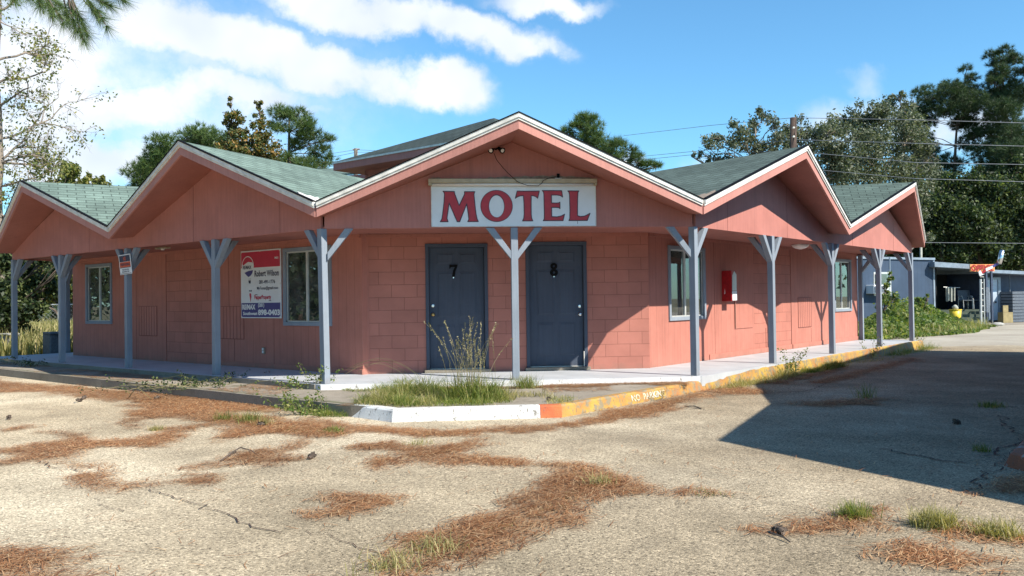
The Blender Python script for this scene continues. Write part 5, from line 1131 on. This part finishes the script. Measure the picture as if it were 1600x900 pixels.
def weed(label, u, v, z, h, n, seed, mat='weed', spread=.10, dark=False):
    q = onz(u, v, z); rng = np.random.default_rng(seed); root = thing('leafy_weed', (q[0], q[1], z), label, 'weed', 'weeds and grass tufts'); mb = MB(); C = []
    for i in range(n):
        b = np.array([q[0], q[1], z])+np.array([*rng.normal(size=2)*spread*.5, 0]); e = b+np.array([*rng.normal(size=2)*spread*1.6, h*rng.uniform(.5, 1.1)]); pts = limb(mb, b, e, .004, .0015, rng, .1, 5, 4)
        for p_ in pts[1:]: C.append(np.array(p_)+rng.normal(size=(6, 3))*.03)
    mb.build('stems', MAT['straw'], root); V, F = leaf_quads(np.concatenate(C), .022, rng); fast_mesh('leaves', V, F, MAT[mat], root)
weed('leafy weed at the foot of the left corner post', 497, 607, SW, .32, 7, 1)
weed('short leafy weed left of the corner post weed', 466, 607, SW, .18, 5, 2)
weed('leafy weed spilling over the step left of the white kerb', 478, 648, G, .26, 14, 3, spread=.16)
weed('tall weed with dark seed heads on the yellow kerb between two posts', 1240, 586, G, .42, 9, 4, spread=.12)
weed('dark headed weed on the kerb below the far porch posts', 1360, 560, G, .45, 6, 5, spread=.12)
weed('leafy weed by the last post at the right end of the porch', 1434, 543, G, .38, 8, 6, spread=.14)
weed('creeping weed trailing over the pavement by the third left post', 318, 603, SW, .10, 26, 7, 'shrub', .42)
weed('pale weed by the right foot of the porch step at the far left', 60, 572, SW, .16, 6, 8, 'shrub', .2)
# pine cones and twigs
def cone(u, v, z, lab, s=.05):
    q = onz(u, v, z); rng = np.random.default_rng(int(u)); mb = MB(); c = np.array([q[0], q[1], z+s*.5]); ax = unit(np.array([rng.normal(), rng.normal(), .15]))
    mb.tube([c-ax*s*.9, c-ax*s*.3, c+ax*s*.4, c+ax*s*.95], [s*.2, s*.42, s*.36, s*.08], 8)
    for i in range(46):
        f = rng.uniform(-.9, .9); r_ = unit(np.cross(ax, rng.normal(size=3))); b = c+ax*s*f+r_*s*.36*(1-abs(f)*.5); e = b+r_*s*.28+ax*s*.12; sd_ = unit(np.cross(ax, r_))*s*.14
        mb.add([b-sd_, b+sd_, e+sd_*.7, e-sd_*.7], [(0, 1, 2, 3)])
    props(mb.build('pine_cone', MAT['bark'], loc=(q[0], q[1], z)), lab, 'pine cone', 'fallen pine cones')
for u, v, z, lab in [(1216, 834, G, 'lone pine cone on the bare concrete in the right foreground'), (487, 717, G, 'pine cone at the right end of a needle patch in the lot'), (409, 666, G, 'pine cone at the foot of the tuft below the step'), (124, 628, G, 'pair cone, the left one, by the far step'), (131, 624, G, 'pair cone, the right one, by the far step'), (245, 624, G, 'pine cone beside the white bent twig'), (858, 627, SW, 'grey pine cone on the pavement behind the white kerb'), (14, 655, G, 'pine cone near the left edge of the lot'), (1495, 663, G, 'pine cone lying in the big shadow')]: cone(u, v, z, lab)
def twig(pts, lab, r=.006, mat='straw', name='fallen_twig'):
    mb = MB(); W_ = [onz(u, v, G)+np.array([0, 0, h]) for u, v, h in pts]; mb.tube(W_, [r*(1-.5*i/len(W_)) for i in range(len(W_))], 5)
    props(mb.build(name, MAT[mat], loc=W_[0]), lab, 'twig', 'fallen twigs')
twig([(200, 622, .0), (208, 623, .10), (217, 624, .19), (228, 624, .20), (243, 624, .13), (250, 624, .10)], 'white arched twig standing up by the left step', .006, 'straw')
twig([(215, 624, .17), (226, 625, .10), (238, 626, .01)], 'short white twig leaning under the arched one', .005, 'straw')
twig([(345, 722, .01), (360, 714, .03), (375, 706, .04), (392, 707, .02), (405, 714, .01)], 'dark bent twig on the needle patch left of centre', .008, 'bark')
twig([(1070, 636, .01), (1085, 637, .02), (1096, 640, .01)], 'small dark stick on the concrete near the shadow tip', .007, 'bark')
twig([(1205, 838, .02), (1225, 845, .02), (1235, 850, .01)], 'short dark twig below the lone pine cone', .006, 'bark')
# cracks and joints in the concrete
def crack(pts, w_, seed, jit=.02):
    rng = np.random.default_rng(seed); mb = MB(); P = [onz(u, v, G)[:2] for u, v in pts]; Q = []
    for a, b in zip(P[:-1], P[1:]):
        n = max(2, int(np.linalg.norm(b-a)/.07)); Q += [a+(b-a)*i/n+rng.normal(size=2)*jit for i in range(n)]
    Q.append(P[-1])
    vs = []; w1 = w_*.5
    for i, q_ in enumerate(Q):
        d = Q[min(i+1, len(Q)-1)]-Q[max(i-1, 0)]; d = d/(np.linalg.norm(d)+1e-9); w1 = np.clip(w1*rng.uniform(.7, 1.4), w_*.18, w_*.8); nn = np.array([-d[1], d[0]])*w1
        vs += [(*(q_-nn), G+.0085), (*(q_+nn), G+.0085)]
    mb.add(vs, [(2*i, 2*i+1, 2*i+3, 2*i+2) for i in range(len(Q)-1)])
    return mb
cr = MB()
for i, (pts, w_, j) in enumerate([([(55,720),(85,730),(130,738)], .007, .02), ([(230,766),(268,777),(300,786),(335,797),(365,812),(400,824),(440,834)], .006, .02), ([(478,830),(520,842),(560,856),(600,868)], .005, .02),
    ([(1025,757),(1130,775),(1210,787),(1300,800),(1340,808),(1420,820),(1520,838),(1620,852)], .005, .004), ([(1378,702),(1410,708),(1440,714),(1470,720),(1510,724)], .014, .02), ([(1100,612),(1200,615),(1260,612),(1290,600)], .009, .02),
    ([(1385,625),(1500,632),(1640,640)], .01, .012), ([(1210,632),(1300,628)], .008, .012), ([(1440,556),(1530,558),(1640,560)], .012, .012), ([(1520,770),(1600,690),(1560,650)], .010, .03), ([(1440,885),(1480,897)], .004, .02), ([(150,790),(195,800)], .003, .02), ([(1540,715),(1575,700),(1600,690)], .014, .03)]):
    m_ = crack(pts, w_, i, j); cr.add(m_.v, m_.f)
props(cr.build('concrete_crack', MAT['seam']), kind='structure')
# broken kerb stone at the right edge, start of the other block's walk
MAT['kbroken'] = kerb_paint('worn_orange_kerb', (0.30, 0.10, 0.05), (0.22, 0.10, 0.06), (0.35, 0.33, 0.31), 0.55)
a = onz(1566, 728, G)[:2]; b_ = onz(1680, 757, G)[:2]; c_ = b_+SH*1.6; d_ = onz(1612, 684, G)[:2]
e_ = d_+(b_-a)*.9
mb = MB(); mb.prism([(*a, G-.02), (*b_, G-.02), (*c_, G-.02), (*e_, G-.02), (*d_, G-.02)], [(*(a*.97+c_*.03), G+.115), (*(b_*.97+c_*.03), G+.125), (*c_, G+.13), (*e_, G+.125), (*(d_*.98+c_*.02), G+.115)])
props(mb.build('kerb', MAT['kbroken'], bevel=.015), kind='structure')

# ------------------------------------------------------------------ the facing motel block, whose roof throws the big shadow
def facing_block():
    el = math.tan(SUN_EL); zt, zv = 3.6, 2.5
    def lift_(u, v, z): q = onz(u, v, G); return np.array([q[0]+SH[0]*(z-G)/el, q[1]+SH[1]*(z-G)/el, z])
    edge = [lift_(1740, 820, zv), lift_(1120, 688, zt), lift_(1203, 631, zv), lift_(1178, 600, zt), lift_(1405, 547, zv)]
    back = np.array([SH[0], SH[1], 0]); back = np.array([.82, -.57, 0]); back /= np.linalg.norm(back)
    root = thing('motel_building', edge[2], 'facing pink motel block across the driveway with the same zigzag roof', 'motel')
    for a, b in zip(edge[:-1], edge[1:]):
        q = [a, b, b+back*8, a+back*8]; mb = MB(); mb.prism([x-[0, 0, .2] for x in q], q); mb.build('roof', MAT['sh_r'], root)
    base = [x+back*.8 for x in edge]
    for a, b in zip(base[:-1], base[1:]):
        q = [(a[0], a[1]), (b[0], b[1]), (b[0]+back[0]*.1, b[1]+back[1]*.1), (a[0]+back[0]*.1, a[1]+back[1]*.1)]
        mb = MB(); mb.prism([(x, y, 2.15) for x, y in q], [(q[0][0], q[0][1], a[2]-.21), (q[1][0], q[1][1], b[2]-.21), (q[2][0], q[2][1], b[2]-.21), (q[3][0], q[3][1], a[2]-.21)]); mb.build('gable_wall', MAT['gable'], root)
        w0, w1 = np.array([a[0], a[1]])+back[:2]*1.3, np.array([b[0], b[1]])+back[:2]*1.3; q = [w0, w1, w1+back[:2]*5.5, w0+back[:2]*5.5]
        mb = MB(); mb.prism([(*x, G) for x in q], [(*x, 2.3) for x in q]); mb.build('exterior_wall', MAT['pink'], root)
    for x in base:
        mb = MB(); fz = lambda t, d, z: (x[0]+t+back[0]*.1, x[1]+d+back[1]*.1, z); mb.box(fz, -.05, .05, -.05, .05, G, 2.15); mb.build('porch_post', MAT['blue'], root)
    q = edge+[edge[-1]+back*8, edge[0]+back*8]
    print('FACING px', [tuple(int(v) for v in (800+FPX*((x-CAM)@Rt)/((x-CAM)@Fw), 450-FPX*((x-CAM)@Up)/((x-CAM)@Fw))) if (x-CAM)@Fw > 0 else None for x in q])
facing_block()

# ------------------------------------------------------------------ office, trailer and yard on the right
MAT['metal'] = painted_wood('blue_metal_siding', (0.040, 0.066, 0.112), groove=0.25)
MAT['metalroof'] = simple('pale_blue_roof_metal', (0.22, 0.27, 0.33), 0.45, .1, .2, 5)
MAT['bluewall'] = simple('blue_office_wall', (0.035, 0.055, 0.10), 0.6, 0, .2, 5)
MAT['paledoor'] = simple('pale_blue_door', (0.42, 0.50, 0.60), 0.5, 0, .12, 5)
MAT['yellow'] = simple('yellow_plastic', (0.72, 0.52, 0.04), 0.45, 0, .12, 9)
MAT['greenmat'] = simple('green_mat', (0.03, 0.16, 0.06), 0.9, 0, .3, 9)
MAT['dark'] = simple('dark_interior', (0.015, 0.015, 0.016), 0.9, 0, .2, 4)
MAT['cloth'] = simple('pale_cloth', (0.33, 0.34, 0.30), 0.9, 0, .2, 9)
MAT['steps'] = simple('green_steps', (0.06, 0.08, 0.06), 0.8, 0, .3, 6)
MAT['crate'] = simple('grey_blue_crate', (0.10, 0.12, 0.15), 0.6, 0, .3, 20)
MAT['cardboard'] = simple('cardboard', (0.30, 0.24, 0.12), 0.85, 0, .2, 6)
zv = lambda u, v, D: float(at(u, v, D)[2])
def pu(u, D, z): q = at(u, 462, D); return (q[0], q[1], z)
def boxU(mb, u0, u1, D0, D1, z0, z1, dD=0.0):
    """box whose front runs from (u0, D0) to (u1, D1) seen from the camera; dD deep"""
    a, b = np.array(pu(u0, D0, 0)), np.array(pu(u1, D1, 0)); t = (b-a)/np.linalg.norm(b-a); n_ = np.array([-t[1], t[0], 0])
    q = [a, b, b+n_*dD, a+n_*dD]; z0 = z0 if isinstance(z0, tuple) else (z0, z0); z1 = z1 if isinstance(z1, tuple) else (z1, z1)
    mb.prism([(q[0][0], q[0][1], z0[0]), (q[1][0], q[1][1], z0[1]), (q[2][0], q[2][1], z0[1]), (q[3][0], q[3][1], z0[0])], [(q[0][0], q[0][1], z1[0]), (q[1][0], q[1][1], z1[1]), (q[2][0], q[2][1], z1[1]), (q[3][0], q[3][1], z1[0])]); return mb
zt = zv(1400, 405, 38.5)
tr = thing('trailer_building', pu(1400, 38, G), 'blue ribbed metal trailer building behind the right end of the porch', 'trailer')
boxU(MB(), 1290, 1461, 36.5, 40, G, zt, 3.2).build('wall', MAT['metal'], tr)
boxU(MB(), 1288, 1462.5, 36.4, 39.9, zt+.001, zt+.10, 3.4).build('roof', MAT['metalroof'], tr)
boxU(MB(), 1459, 1461.5, 39.9, 39.93, G, zt-.002, .12).build('corner_trim', MAT['metalroof'], tr)
wd_ = boxU(MB(), 1366, 1393, 37.95, 38.5, zv(1380, 462, 38.2), zv(1380, 425, 38.2), .05).build('window', MAT['alu'], tr)
boxU(MB(), 1369, 1390, 37.94, 38.4, zv(1380, 459, 38.2), zv(1380, 428, 38.2), .02).build('pane', MAT['glass'], wd_)
mb = MB(); mb.tube([at(1390, 402, 37.9), at(1390, 448, 37.9)], .035, 8); mb.build('downpipe', MAT['metalroof'], tr)
ac = thing('air_conditioner', at(1378, 458, 37.4), 'boxy pale window air conditioner on the blue trailer', 'air conditioner')
boxU(MB(), 1366, 1389.5, 37.35, 37.8, zv(1378, 459, 37.5), zv(1378, 445, 37.5), .5).build('case', MAT['signwhite'], ac, bevel=.02)
boxU(MB(), 1368, 1387.5, 37.33, 37.78, zv(1378, 457, 37.5), zv(1378, 447, 37.5), .02).build('grille', MAT['crate'], ac)
# office: open porch bay, wall with a pale door, low sloping roof
of = thing('office_building', pu(1530, 41, G), 'low blue office building with an open shaded porch and pale door', 'office')
zr0, zr1 = zv(1463, 410, 39.5), zv(1600, 424, 41)
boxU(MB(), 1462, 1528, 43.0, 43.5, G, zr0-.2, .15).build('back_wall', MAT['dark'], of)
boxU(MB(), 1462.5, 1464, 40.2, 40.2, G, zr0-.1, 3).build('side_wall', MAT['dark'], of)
boxU(MB(), 1464, 1534, 40.6, 41.0, G, .42, 2.6).build('porch_deck', MAT['steps'], of)
boxU(MB(), 1534, 1660, 41.0, 42.2, G, (zv(1534, 424, 41), zr1), 3.5).build('wall', MAT['bluewall'], of)
boxU(MB(), 1461.5, 1535, 39.4, 39.9, (zr0-.2, zv(1535, 421, 39.9)), (zr0+.03, zv(1535, 414, 39.9)), 4).build('roof', MAT['metalroof'], of)
boxU(MB(), 1535.2, 1670, 39.9, 41.3, (zv(1535, 425.5, 39.9), zv(1670, 432, 41.3)), (zv(1535, 420.5, 39.9), zv(1670, 427, 41.3)), 4).build('roof', MAT['metalroof'], of)
dr = boxU(MB(), 1539, 1560, 40.90, 41.05, G+.1, zv(1550, 437, 41), .07).build('door', MAT['paledoor'], of)
mb = MB(); boxU(mb, 1537, 1539, 40.85, 40.87, G, zv(1550, 434, 41), .1); boxU(mb, 1560, 1564, 41.0, 41.03, G, zv(1550, 434, 41), .1); boxU(mb, 1537, 1564, 40.84, 41.02, zv(1550, 437, 41), zv(1550, 433.5, 41), .1); mb.build('door_frame', MAT['metalroof'], dr)
mb = MB(); mb.tube([at(1556, 472, 40.95), at(1556, 472, 40.8)], .04, 8); mb.build('handle', MAT['black'], dr)
boxU(MB(), 1578, 1579, 41.1, 41.12, G, zr1-.05, .04).build('wall_batten', MAT['crate'], of)
for u in (1541, 1549):
    boxU(MB(), u, u+2.6, 39.85, 39.86, G, zv(u, 424, 39.9), .09).build('porch_post', MAT['bluewall'], of)
for i in range(4):
    boxU(MB(), 1500-i*0, 1543, 40.2-.3*i, 40.3-.3*i, G+.001*i, .34-.13*i, .30).build('step', MAT['steps'], of)
mb = MB(); mb.tube([pu(1545, 39.6, 0.0), pu(1545, 39.6, .9), pu(1537, 40.6, 1.35)], .04, 6); mb.build('handrail', MAT['metalroof'], of)
boxU(MB(), 1541, 1546.5, 39.3, 39.4, .3, 1.45, .06).build('stair_screen', MAT['crate'], of)
os_ = thing('office_sign', at(1536, 418, 39.7), 'orange sign reading OFFICE in red on the low roof edge', 'sign')
boxU(MB(), 1517, 1555, 39.35, 39.6, zv(1536, 424, 39.5), zv(1536, 413, 39.5), .05).build('board', MAT['orange'], os_)
MAT['orange2'] = simple('bright_orange', (0.90, 0.36, 0.12), 0.5, 0, .08, 9); os_.children[0].data.materials[0] = MAT['orange2']
MAT['deepred'] = simple('deep_red', (0.28, 0.006, 0.01), 0.6, 0, .08, 9)
mb = MB(); A_, B_ = np.array(pu(1517, 39.3, 0)), np.array(pu(1555, 39.55, 0)); L_ = np.linalg.norm(B_-A_); tdir = (B_-A_)/L_
put_text(mb, lambda t, d, z: tuple(A_+tdir*t+np.array([0, 0, z])), 0, 'OFFICE', L_*.5, zv(1536, 418.5, 39.45), .37, L_*.93, .016); mb.build('lettering', MAT['deepred'], os_)
# pole with a steel lamp head and a red, white and blue arrow
ap = thing('arrow_pole', pu(1533, 38.6, G), 'post with a red white and blue arrow and silver lamp head by OFFICE sign', 'post')
mb = MB(); mb.tube([pu(1532, 38.6, G), at(1532, 436, 38.6)], .05, 8); mb.build('pole', MAT['alu'], ap)
for i in range(7):
    mb = MB(); c0 = np.array(pu(1532, 38.6, .35+.26*i)); mb.tube([c0-Rt*.0, c0+Rt*.17], .012, 5); mb.build('rung', MAT['alu'], ap)
mb = MB(); mb.tube([pu(1537.5, 38.6, G), at(1537.5, 436, 38.6)], .022, 6); mb.build('rail', MAT['alu'], ap)
def strip(pts, D, mat, name):
    mb = MB(); q = [at(u, v, D) for u, v in pts]; mb.prism(q, [x+Fw*.05 for x in q]); mb.build(name, MAT[mat], ap)
strip([(1530, 427), (1540, 421), (1541, 424), (1533, 429)], 38.5, 'redbox', 'arrow_red'); strip([(1540, 420), (1551, 415), (1552, 418.5), (1541, 424)], 38.5, 'signwhite', 'arrow_white')
strip([(1551, 414.5), (1560, 410), (1561, 413.5), (1552, 418)], 38.5, 'realblue', 'arrow_blue'); strip([(1529, 425), (1532, 422), (1535, 428), (1539, 428), (1531, 431.5)], 38.45, 'signwhite', 'arrow_head')
mb = MB(); mb.tube([at(1561, 412, 38.5), at(1563.5, 403, 38.5), at(1566, 391, 38.5)], [.10, .11, .10], 12); mb.build('lamp_head', MAT['chrome'], ap, smooth=True)
# small things in the bay
def simple_thing(name, label, cat, builder, org, group=None):
    r = thing(name, org, label, cat, group); builder(r); return r
bk_ = thing('bucket', pu(1493, 37.6, G), 'yellow bucket standing at the edge of the weeds by the office steps', 'bucket'); mb = MB(); c0 = np.array(pu(1492, 37.6, 0)); mb.tube([c0+[0,0,.02+G+.1], c0+[0,0,.46]], [.20, .25], 16); mb.build('body', MAT['yellow'], bk_, smooth=True)
mb = MB(); mb.tube([c0+[0,0,.461], c0+[0,0,.49]], [.27, .27], 16); mb.build('rim', MAT['yellow'], bk_)
mb = MB(); mb.tube([c0+[.02,0,.49], c0+[0,0,.60], c0+[.05,0,.66]], [.12, .13, .06], 10); mb.build('bag', MAT['cloth'], bk_, smooth=True)
ct = thing('hanging_cloth', at(1485, 470, 39.8), 'pale cloth hanging in the shaded office porch', 'cloth')
mb = MB(); n = 14; vs = [];
for i in range(n+1):
    u = 1478+14.5*i/n; D = 39.9+.06*math.sin(i*1.3); vs += [at(u, 449+.3*math.sin(i), D), at(u, 470.5+1.0*math.sin(i*.9), D)]
mb.add(vs, [(2*i, 2*i+1, 2*i+3, 2*i+2) for i in range(n)]); mb.build('sheet', MAT['cloth'], ct)
mb = MB(); mb.tube([at(1474, 448.5, 39.95), at(1500, 449.5, 39.95)], .012, 6); mb.build('rod', MAT['alu'], ct)
def chair(u, D, lab):
    c = thing('metal_chair', pu(u, D, .43), lab, 'chair', 'metal chairs on the office porch'); o = np.array(pu(u, D, .44))
    R_ = lambda a, b, z: o+Rt0*a+np.array([-Rt0[1], Rt0[0], 0])*b+np.array([0, 0, z])
    for a in (-.24, .24):
        mb = MB(); mb.tube([R_(a, -.25, 0), R_(a, -.22, .45), R_(a, -.1, .62), R_(a, .2, .60), R_(a, .25, 0)], .018, 6); mb.build('leg', MAT['alu'], c)
    mb = MB(); mb.prism([R_(-.24, -.24, .40), R_(.24, -.24, .40), R_(.24, .22, .36), R_(-.24, .22, .36)], [R_(-.24, -.24, .43), R_(.24, -.24, .43), R_(.24, .22, .39), R_(-.24, .22, .39)]); mb.build('seat', MAT['crate'], c)
    mb = MB(); mb.prism([R_(-.24, .22, .42), R_(.24, .22, .42), R_(.24, .26, .42), R_(-.24, .26, .42)], [R_(-.22, .34, .9), R_(.22, .34, .9), R_(.22, .37, .9), R_(-.22, .37, .9)]); mb.build('backrest', MAT['crate'], c)
chair(1509, 41.2, 'metal framed chair on the office porch nearer the hanging cloth'); chair(1523, 41.4, 'metal framed chair on the office porch nearer the ladder pole')
cs = thing('crate_stack', pu(1595, 40.6, G), 'tall stack of grey slatted crates against the office wall', 'crates')
for i in range(10):
    z0 = G+.02+.145*i; mb = MB(); boxU(mb, 1582, 1612, 40.3, 40.55, z0, z0+.12, .9); mb.build('crate', MAT['crate'], cs, bevel=.008)
bx = thing('cardboard_box', pu(1574, 40.2, G), 'open tan cardboard box on the ground between the pale door and the crates', 'box')
boxU(MB(), 1567, 1582, 39.9, 40.0, G+.01, .28, .35).build('body', MAT['cardboard'], bx); boxU(MB(), 1567, 1575, 40.0, 40.05, .29, .60, .05).build('flap', MAT['cardboard'], bx)
rk = MB(); c0 = np.array(pu(1558, 36.5, G+.06)); rk.tube([c0-Rt*.28, c0-Rt*.12, c0+Rt*.12, c0+Rt*.28], [.03, .09, .09, .03], 8); props(rk.build('pale_stone', MAT['concblock'], smooth=True, loc=c0), 'smooth pale stone at the foot of the porch posts', 'stone')
props(boxU(MB(), 1520, 1548, 38.4, 38.6, G+.001, G+.012, 1.2).build('green_mat', MAT['greenmat']), 'green mat on the ground below the office steps', 'mat')
props(boxU(MB(), 1540, 1680, 37.0, 38.0, G-.02, G+.006, 3.5).build('office_path', MAT['walk']), kind='structure')
# weeds in front of the trailer
def undergrowth():
    rng = np.random.default_rng(71); poly = np.array([pu(1325, 24, 0)[:2], pu(1325, 37, 0)[:2], pu(1430, 38, 0)[:2], pu(1500, 38.2, 0)[:2], pu(1543, 36, 0)[:2], pu(1538, 32, 0)[:2], pu(1470, 28.5, 0)[:2], pu(1400, 26.5, 0)[:2]])
    lo, hi = poly.min(0), poly.max(0); P = lo+(hi-lo)*rng.random((60000, 2)); s = seg_sd(P, poly); m_ = s+(vnoise(P, .9, 3)-.5)*.8 > 0; P = P[m_]; s = s[m_]
    px = np.array([800+FPX*((np.array([*p_, .5])-CAM)@Rt)/((np.array([*p_, .5])-CAM)@Fw) for p_ in P])
    hmax = np.interp(px, [1325, 1350, 1400, 1450, 1500, 1545], [1.4, 1.45, 1.25, .95, .72, .25])*np.clip(s/2.2, .12, 1)*(.65+.7*vnoise(P, 1.2, 8))
    n = min(len(P), 42000); P, hmax = P[:n], hmax[:n]; z = G+hmax*rng.random(n)**.55
    V, F = leaf_quads(np.column_stack([P, z]), .075, rng); o = fast_mesh('undergrowth', V, F, MAT['weed'], loc=(17, 18, G)); props(o, 'tangled green weeds sprawling in front of the blue trailer', 'weeds', kind='stuff')
    Q = P[::6][:2500]; V, F = blades(np.column_stack([Q, np.full(len(Q), G)]), .40, .014, rng, .5, .6); o = fast_mesh('tall_grass', V, F, MAT['drygrass'], loc=(17, 18, G)); props(o, 'yellowing tall grass growing through the weeds before the trailer', 'grass', kind='stuff')
undergrowth()
tree('leafy_shrub', 'bright green sapling growing up before the trailer window', 'leaf', 32, [(1385,462,10),(1380,445,8),(1390,432,6),(1395,470,12),(1372,475,12)], 1385, 77, 'weed', density=1.5, leaf=.06, clumps=8, tr0=.03, cat='shrub')
tree('leafy_shrub', 'bushy green shrub growing behind the last porch post', 'leaf', 33, [(1442,478,8),(1435,468,6),(1448,466,5),(1428,485,12),(1445,490,12)], 1438, 78, 'weed', density=1.4, leaf=.06, clumps=8, tr0=.03, cat='shrub')

# left side beyond the porch: field, chain link fence, small boxes
def field_grass():
    rng = np.random.default_rng(72); n = 26000; th = np.radians(rng.uniform(-34, -17, n)); R_ = 26+rng.random(n)**1.2*34; P = np.column_stack([CAM[0]+R_*np.sin(th), CAM[1]+R_*np.cos(th), np.full(n, G)])
    V, F = blades(P, .75, .035, rng, .4, .5); o = fast_mesh('field_grass', V, F, MAT['drygrass'], loc=(-20, 20, G)); props(o, 'tall sunlit grass in the field left of the motel', 'grass', kind='stuff')
    n = 9000; th = np.radians(rng.uniform(20, 32, n)); R_ = 26+rng.random(n)*8; 
field_grass()
fc = thing('chain_link_fence', pu(60, 44, G), 'grey chain link fence across the field left of the motel', 'fence')
mb = MB(); a = np.array(pu(-80, 44, 1.25)); b_ = np.array(pu(200, 46, 1.25)); mb.tube([a, b_], .03, 6); mb.build('rail', MAT['alu'], fc)
for i in range(6):
    q = a+(b_-a)*i/5; mb = MB(); mb.tube([(q[0], q[1], G), (q[0], q[1], 1.28)], .035, 6); mb.build('fence_post', MAT['alu'], fc)
mb = MB(); L_ = np.linalg.norm(b_-a); n = int(L_/.22)
for i in range(-7, n):
    for s in (1, -1):
        f0, f1_ = i*.22, i*.22+s*1.4
        p0 = a+(b_-a)*np.clip(f0/L_, 0, 1); p1 = a+(b_-a)*np.clip(f1_/L_, 0, 1); mb.tube([(p0[0], p0[1], G+.05), (p1[0], p1[1], 1.22)], .004, 3, closed=False)
mb.build('wire_mesh', MAT['alu'], fc)
ub = thing('utility_box', pu(22, 23.5, G), 'pale concrete coloured box beyond the first porch post on the left', 'box'); boxU(MB(), 13, 32, 23.3, 23.6, G, .38, .5).build('body', MAT['concblock'], ub, bevel=.02); boxU(MB(), 12, 33, 23.2, 23.5, .381, .43, .6).build('lid', MAT['concblock'], ub, bevel=.01)
db = thing('dark_bin', pu(90, 22.5, G), 'dark lidded bin in the shade at the left end of the porch', 'bin'); boxU(MB(), 78, 103, 22.3, 22.6, G, .42, .5).build('body', MAT['crate'], db, bevel=.02); boxU(MB(), 76.5, 104.5, 22.25, 22.55, .421, .48, .56).build('lid', MAT['crate'], db, bevel=.01)

# ------------------------------------------------------------------ pole and wires
def wire(pts, lab, r=.011, sag=0.0):
    W_ = []; 
    for (u0, v0, D0), (u1, v1, D1) in zip(pts[:-1], pts[1:]):
        A_, B_ = at(u0, v0, D0), at(u1, v1, D1)
        for i in range(10): f = i/10; W_.append(A_*(1-f)+B_*f-np.array([0, 0, sag*4*f*(1-f)]))
    W_.append(at(*pts[-1])); mb = MB(); mb.tube(W_, r, 5); props(mb.build('power_line', MAT['cable'], loc=W_[0]), lab, 'cable', 'overhead wires')
up_ = thing('utility_pole', pu(1239, 33, G), 'dark wooden utility pole rising behind the tall right gable', 'pole')
mb = MB(); mb.tube([pu(1239, 33, G), at(1239.5, 184, 33)], [.16, .12], 10); mb.build('pole', MAT['woodpole'], up_, smooth=True)
for v in (200, 214): mb = MB(); c0 = at(1239, v, 32.85); mb.tube([c0, c0-Fw*.12], .04, 8); mb.build('insulator', MAT['white'], up_)
wire([(975, 212, 48), (1110, 196, 40), (1239, 184, 33), (1420, 187, 30), (1700, 195, 28)], 'topmost wire, running over the utility pole')
wire([(985, 246, 48), (1090, 236, 40), (1239, 218, 33), (1430, 224, 30), (1700, 231, 28)], 'second wire from the top on the utility pole')
wire([(940, 256, 48), (1090, 241, 40), (1239, 236, 33), (1430, 254, 30), (1700, 259, 28)], 'third wire from the top, crossing the oaks')
wire([(1020, 272, 45), (1239, 262, 33), (1430, 279, 30), (1700, 287, 28)], 'fourth wire, just above the far right gable')
wire([(1300, 378, 36), (1440, 379, 32), (1700, 381, 30)], 'lowest wire, level with the porch roof beyond the right gable')
p2 = thing('utility_pole', pu(556, 60, G), 'small far utility pole whose top shows above the upper eave', 'pole'); mb = MB(); mb.tube([pu(556, 60, G), at(556, 232, 60)], [.16, .13], 8); mb.build('pole', MAT['greybark'], p2); mb = MB(); mb.tube([at(551, 234, 60), at(562, 233, 60)], .06, 6); mb.build('crossarm', MAT['greybark'], p2)
wire([(440, 252, 66), (556, 234, 60), (700, 240, 52)], 'thin far wire leading left from the small pole top', .014)
wire([(440, 262, 66), (556, 238, 60), (700, 236, 52)], 'lower far wire leading left from the small pole top', .014)
sp_ = thing('standpipe', pu(1439, 45, G), 'short pale vent pipe standing behind the trailer past the far right gable', 'pipe'); mb = MB(); mb.tube([pu(1439, 45, G), at(1439, 386, 45)], .065, 8); mb.build('pipe', MAT['cloth'], sp_, smooth=True); mb = MB(); c0 = at(1439, 386, 45); mb.tube([c0, c0+[0, 0, .05]], .06, 8); mb.build('cap', MAT['alu'], sp_)
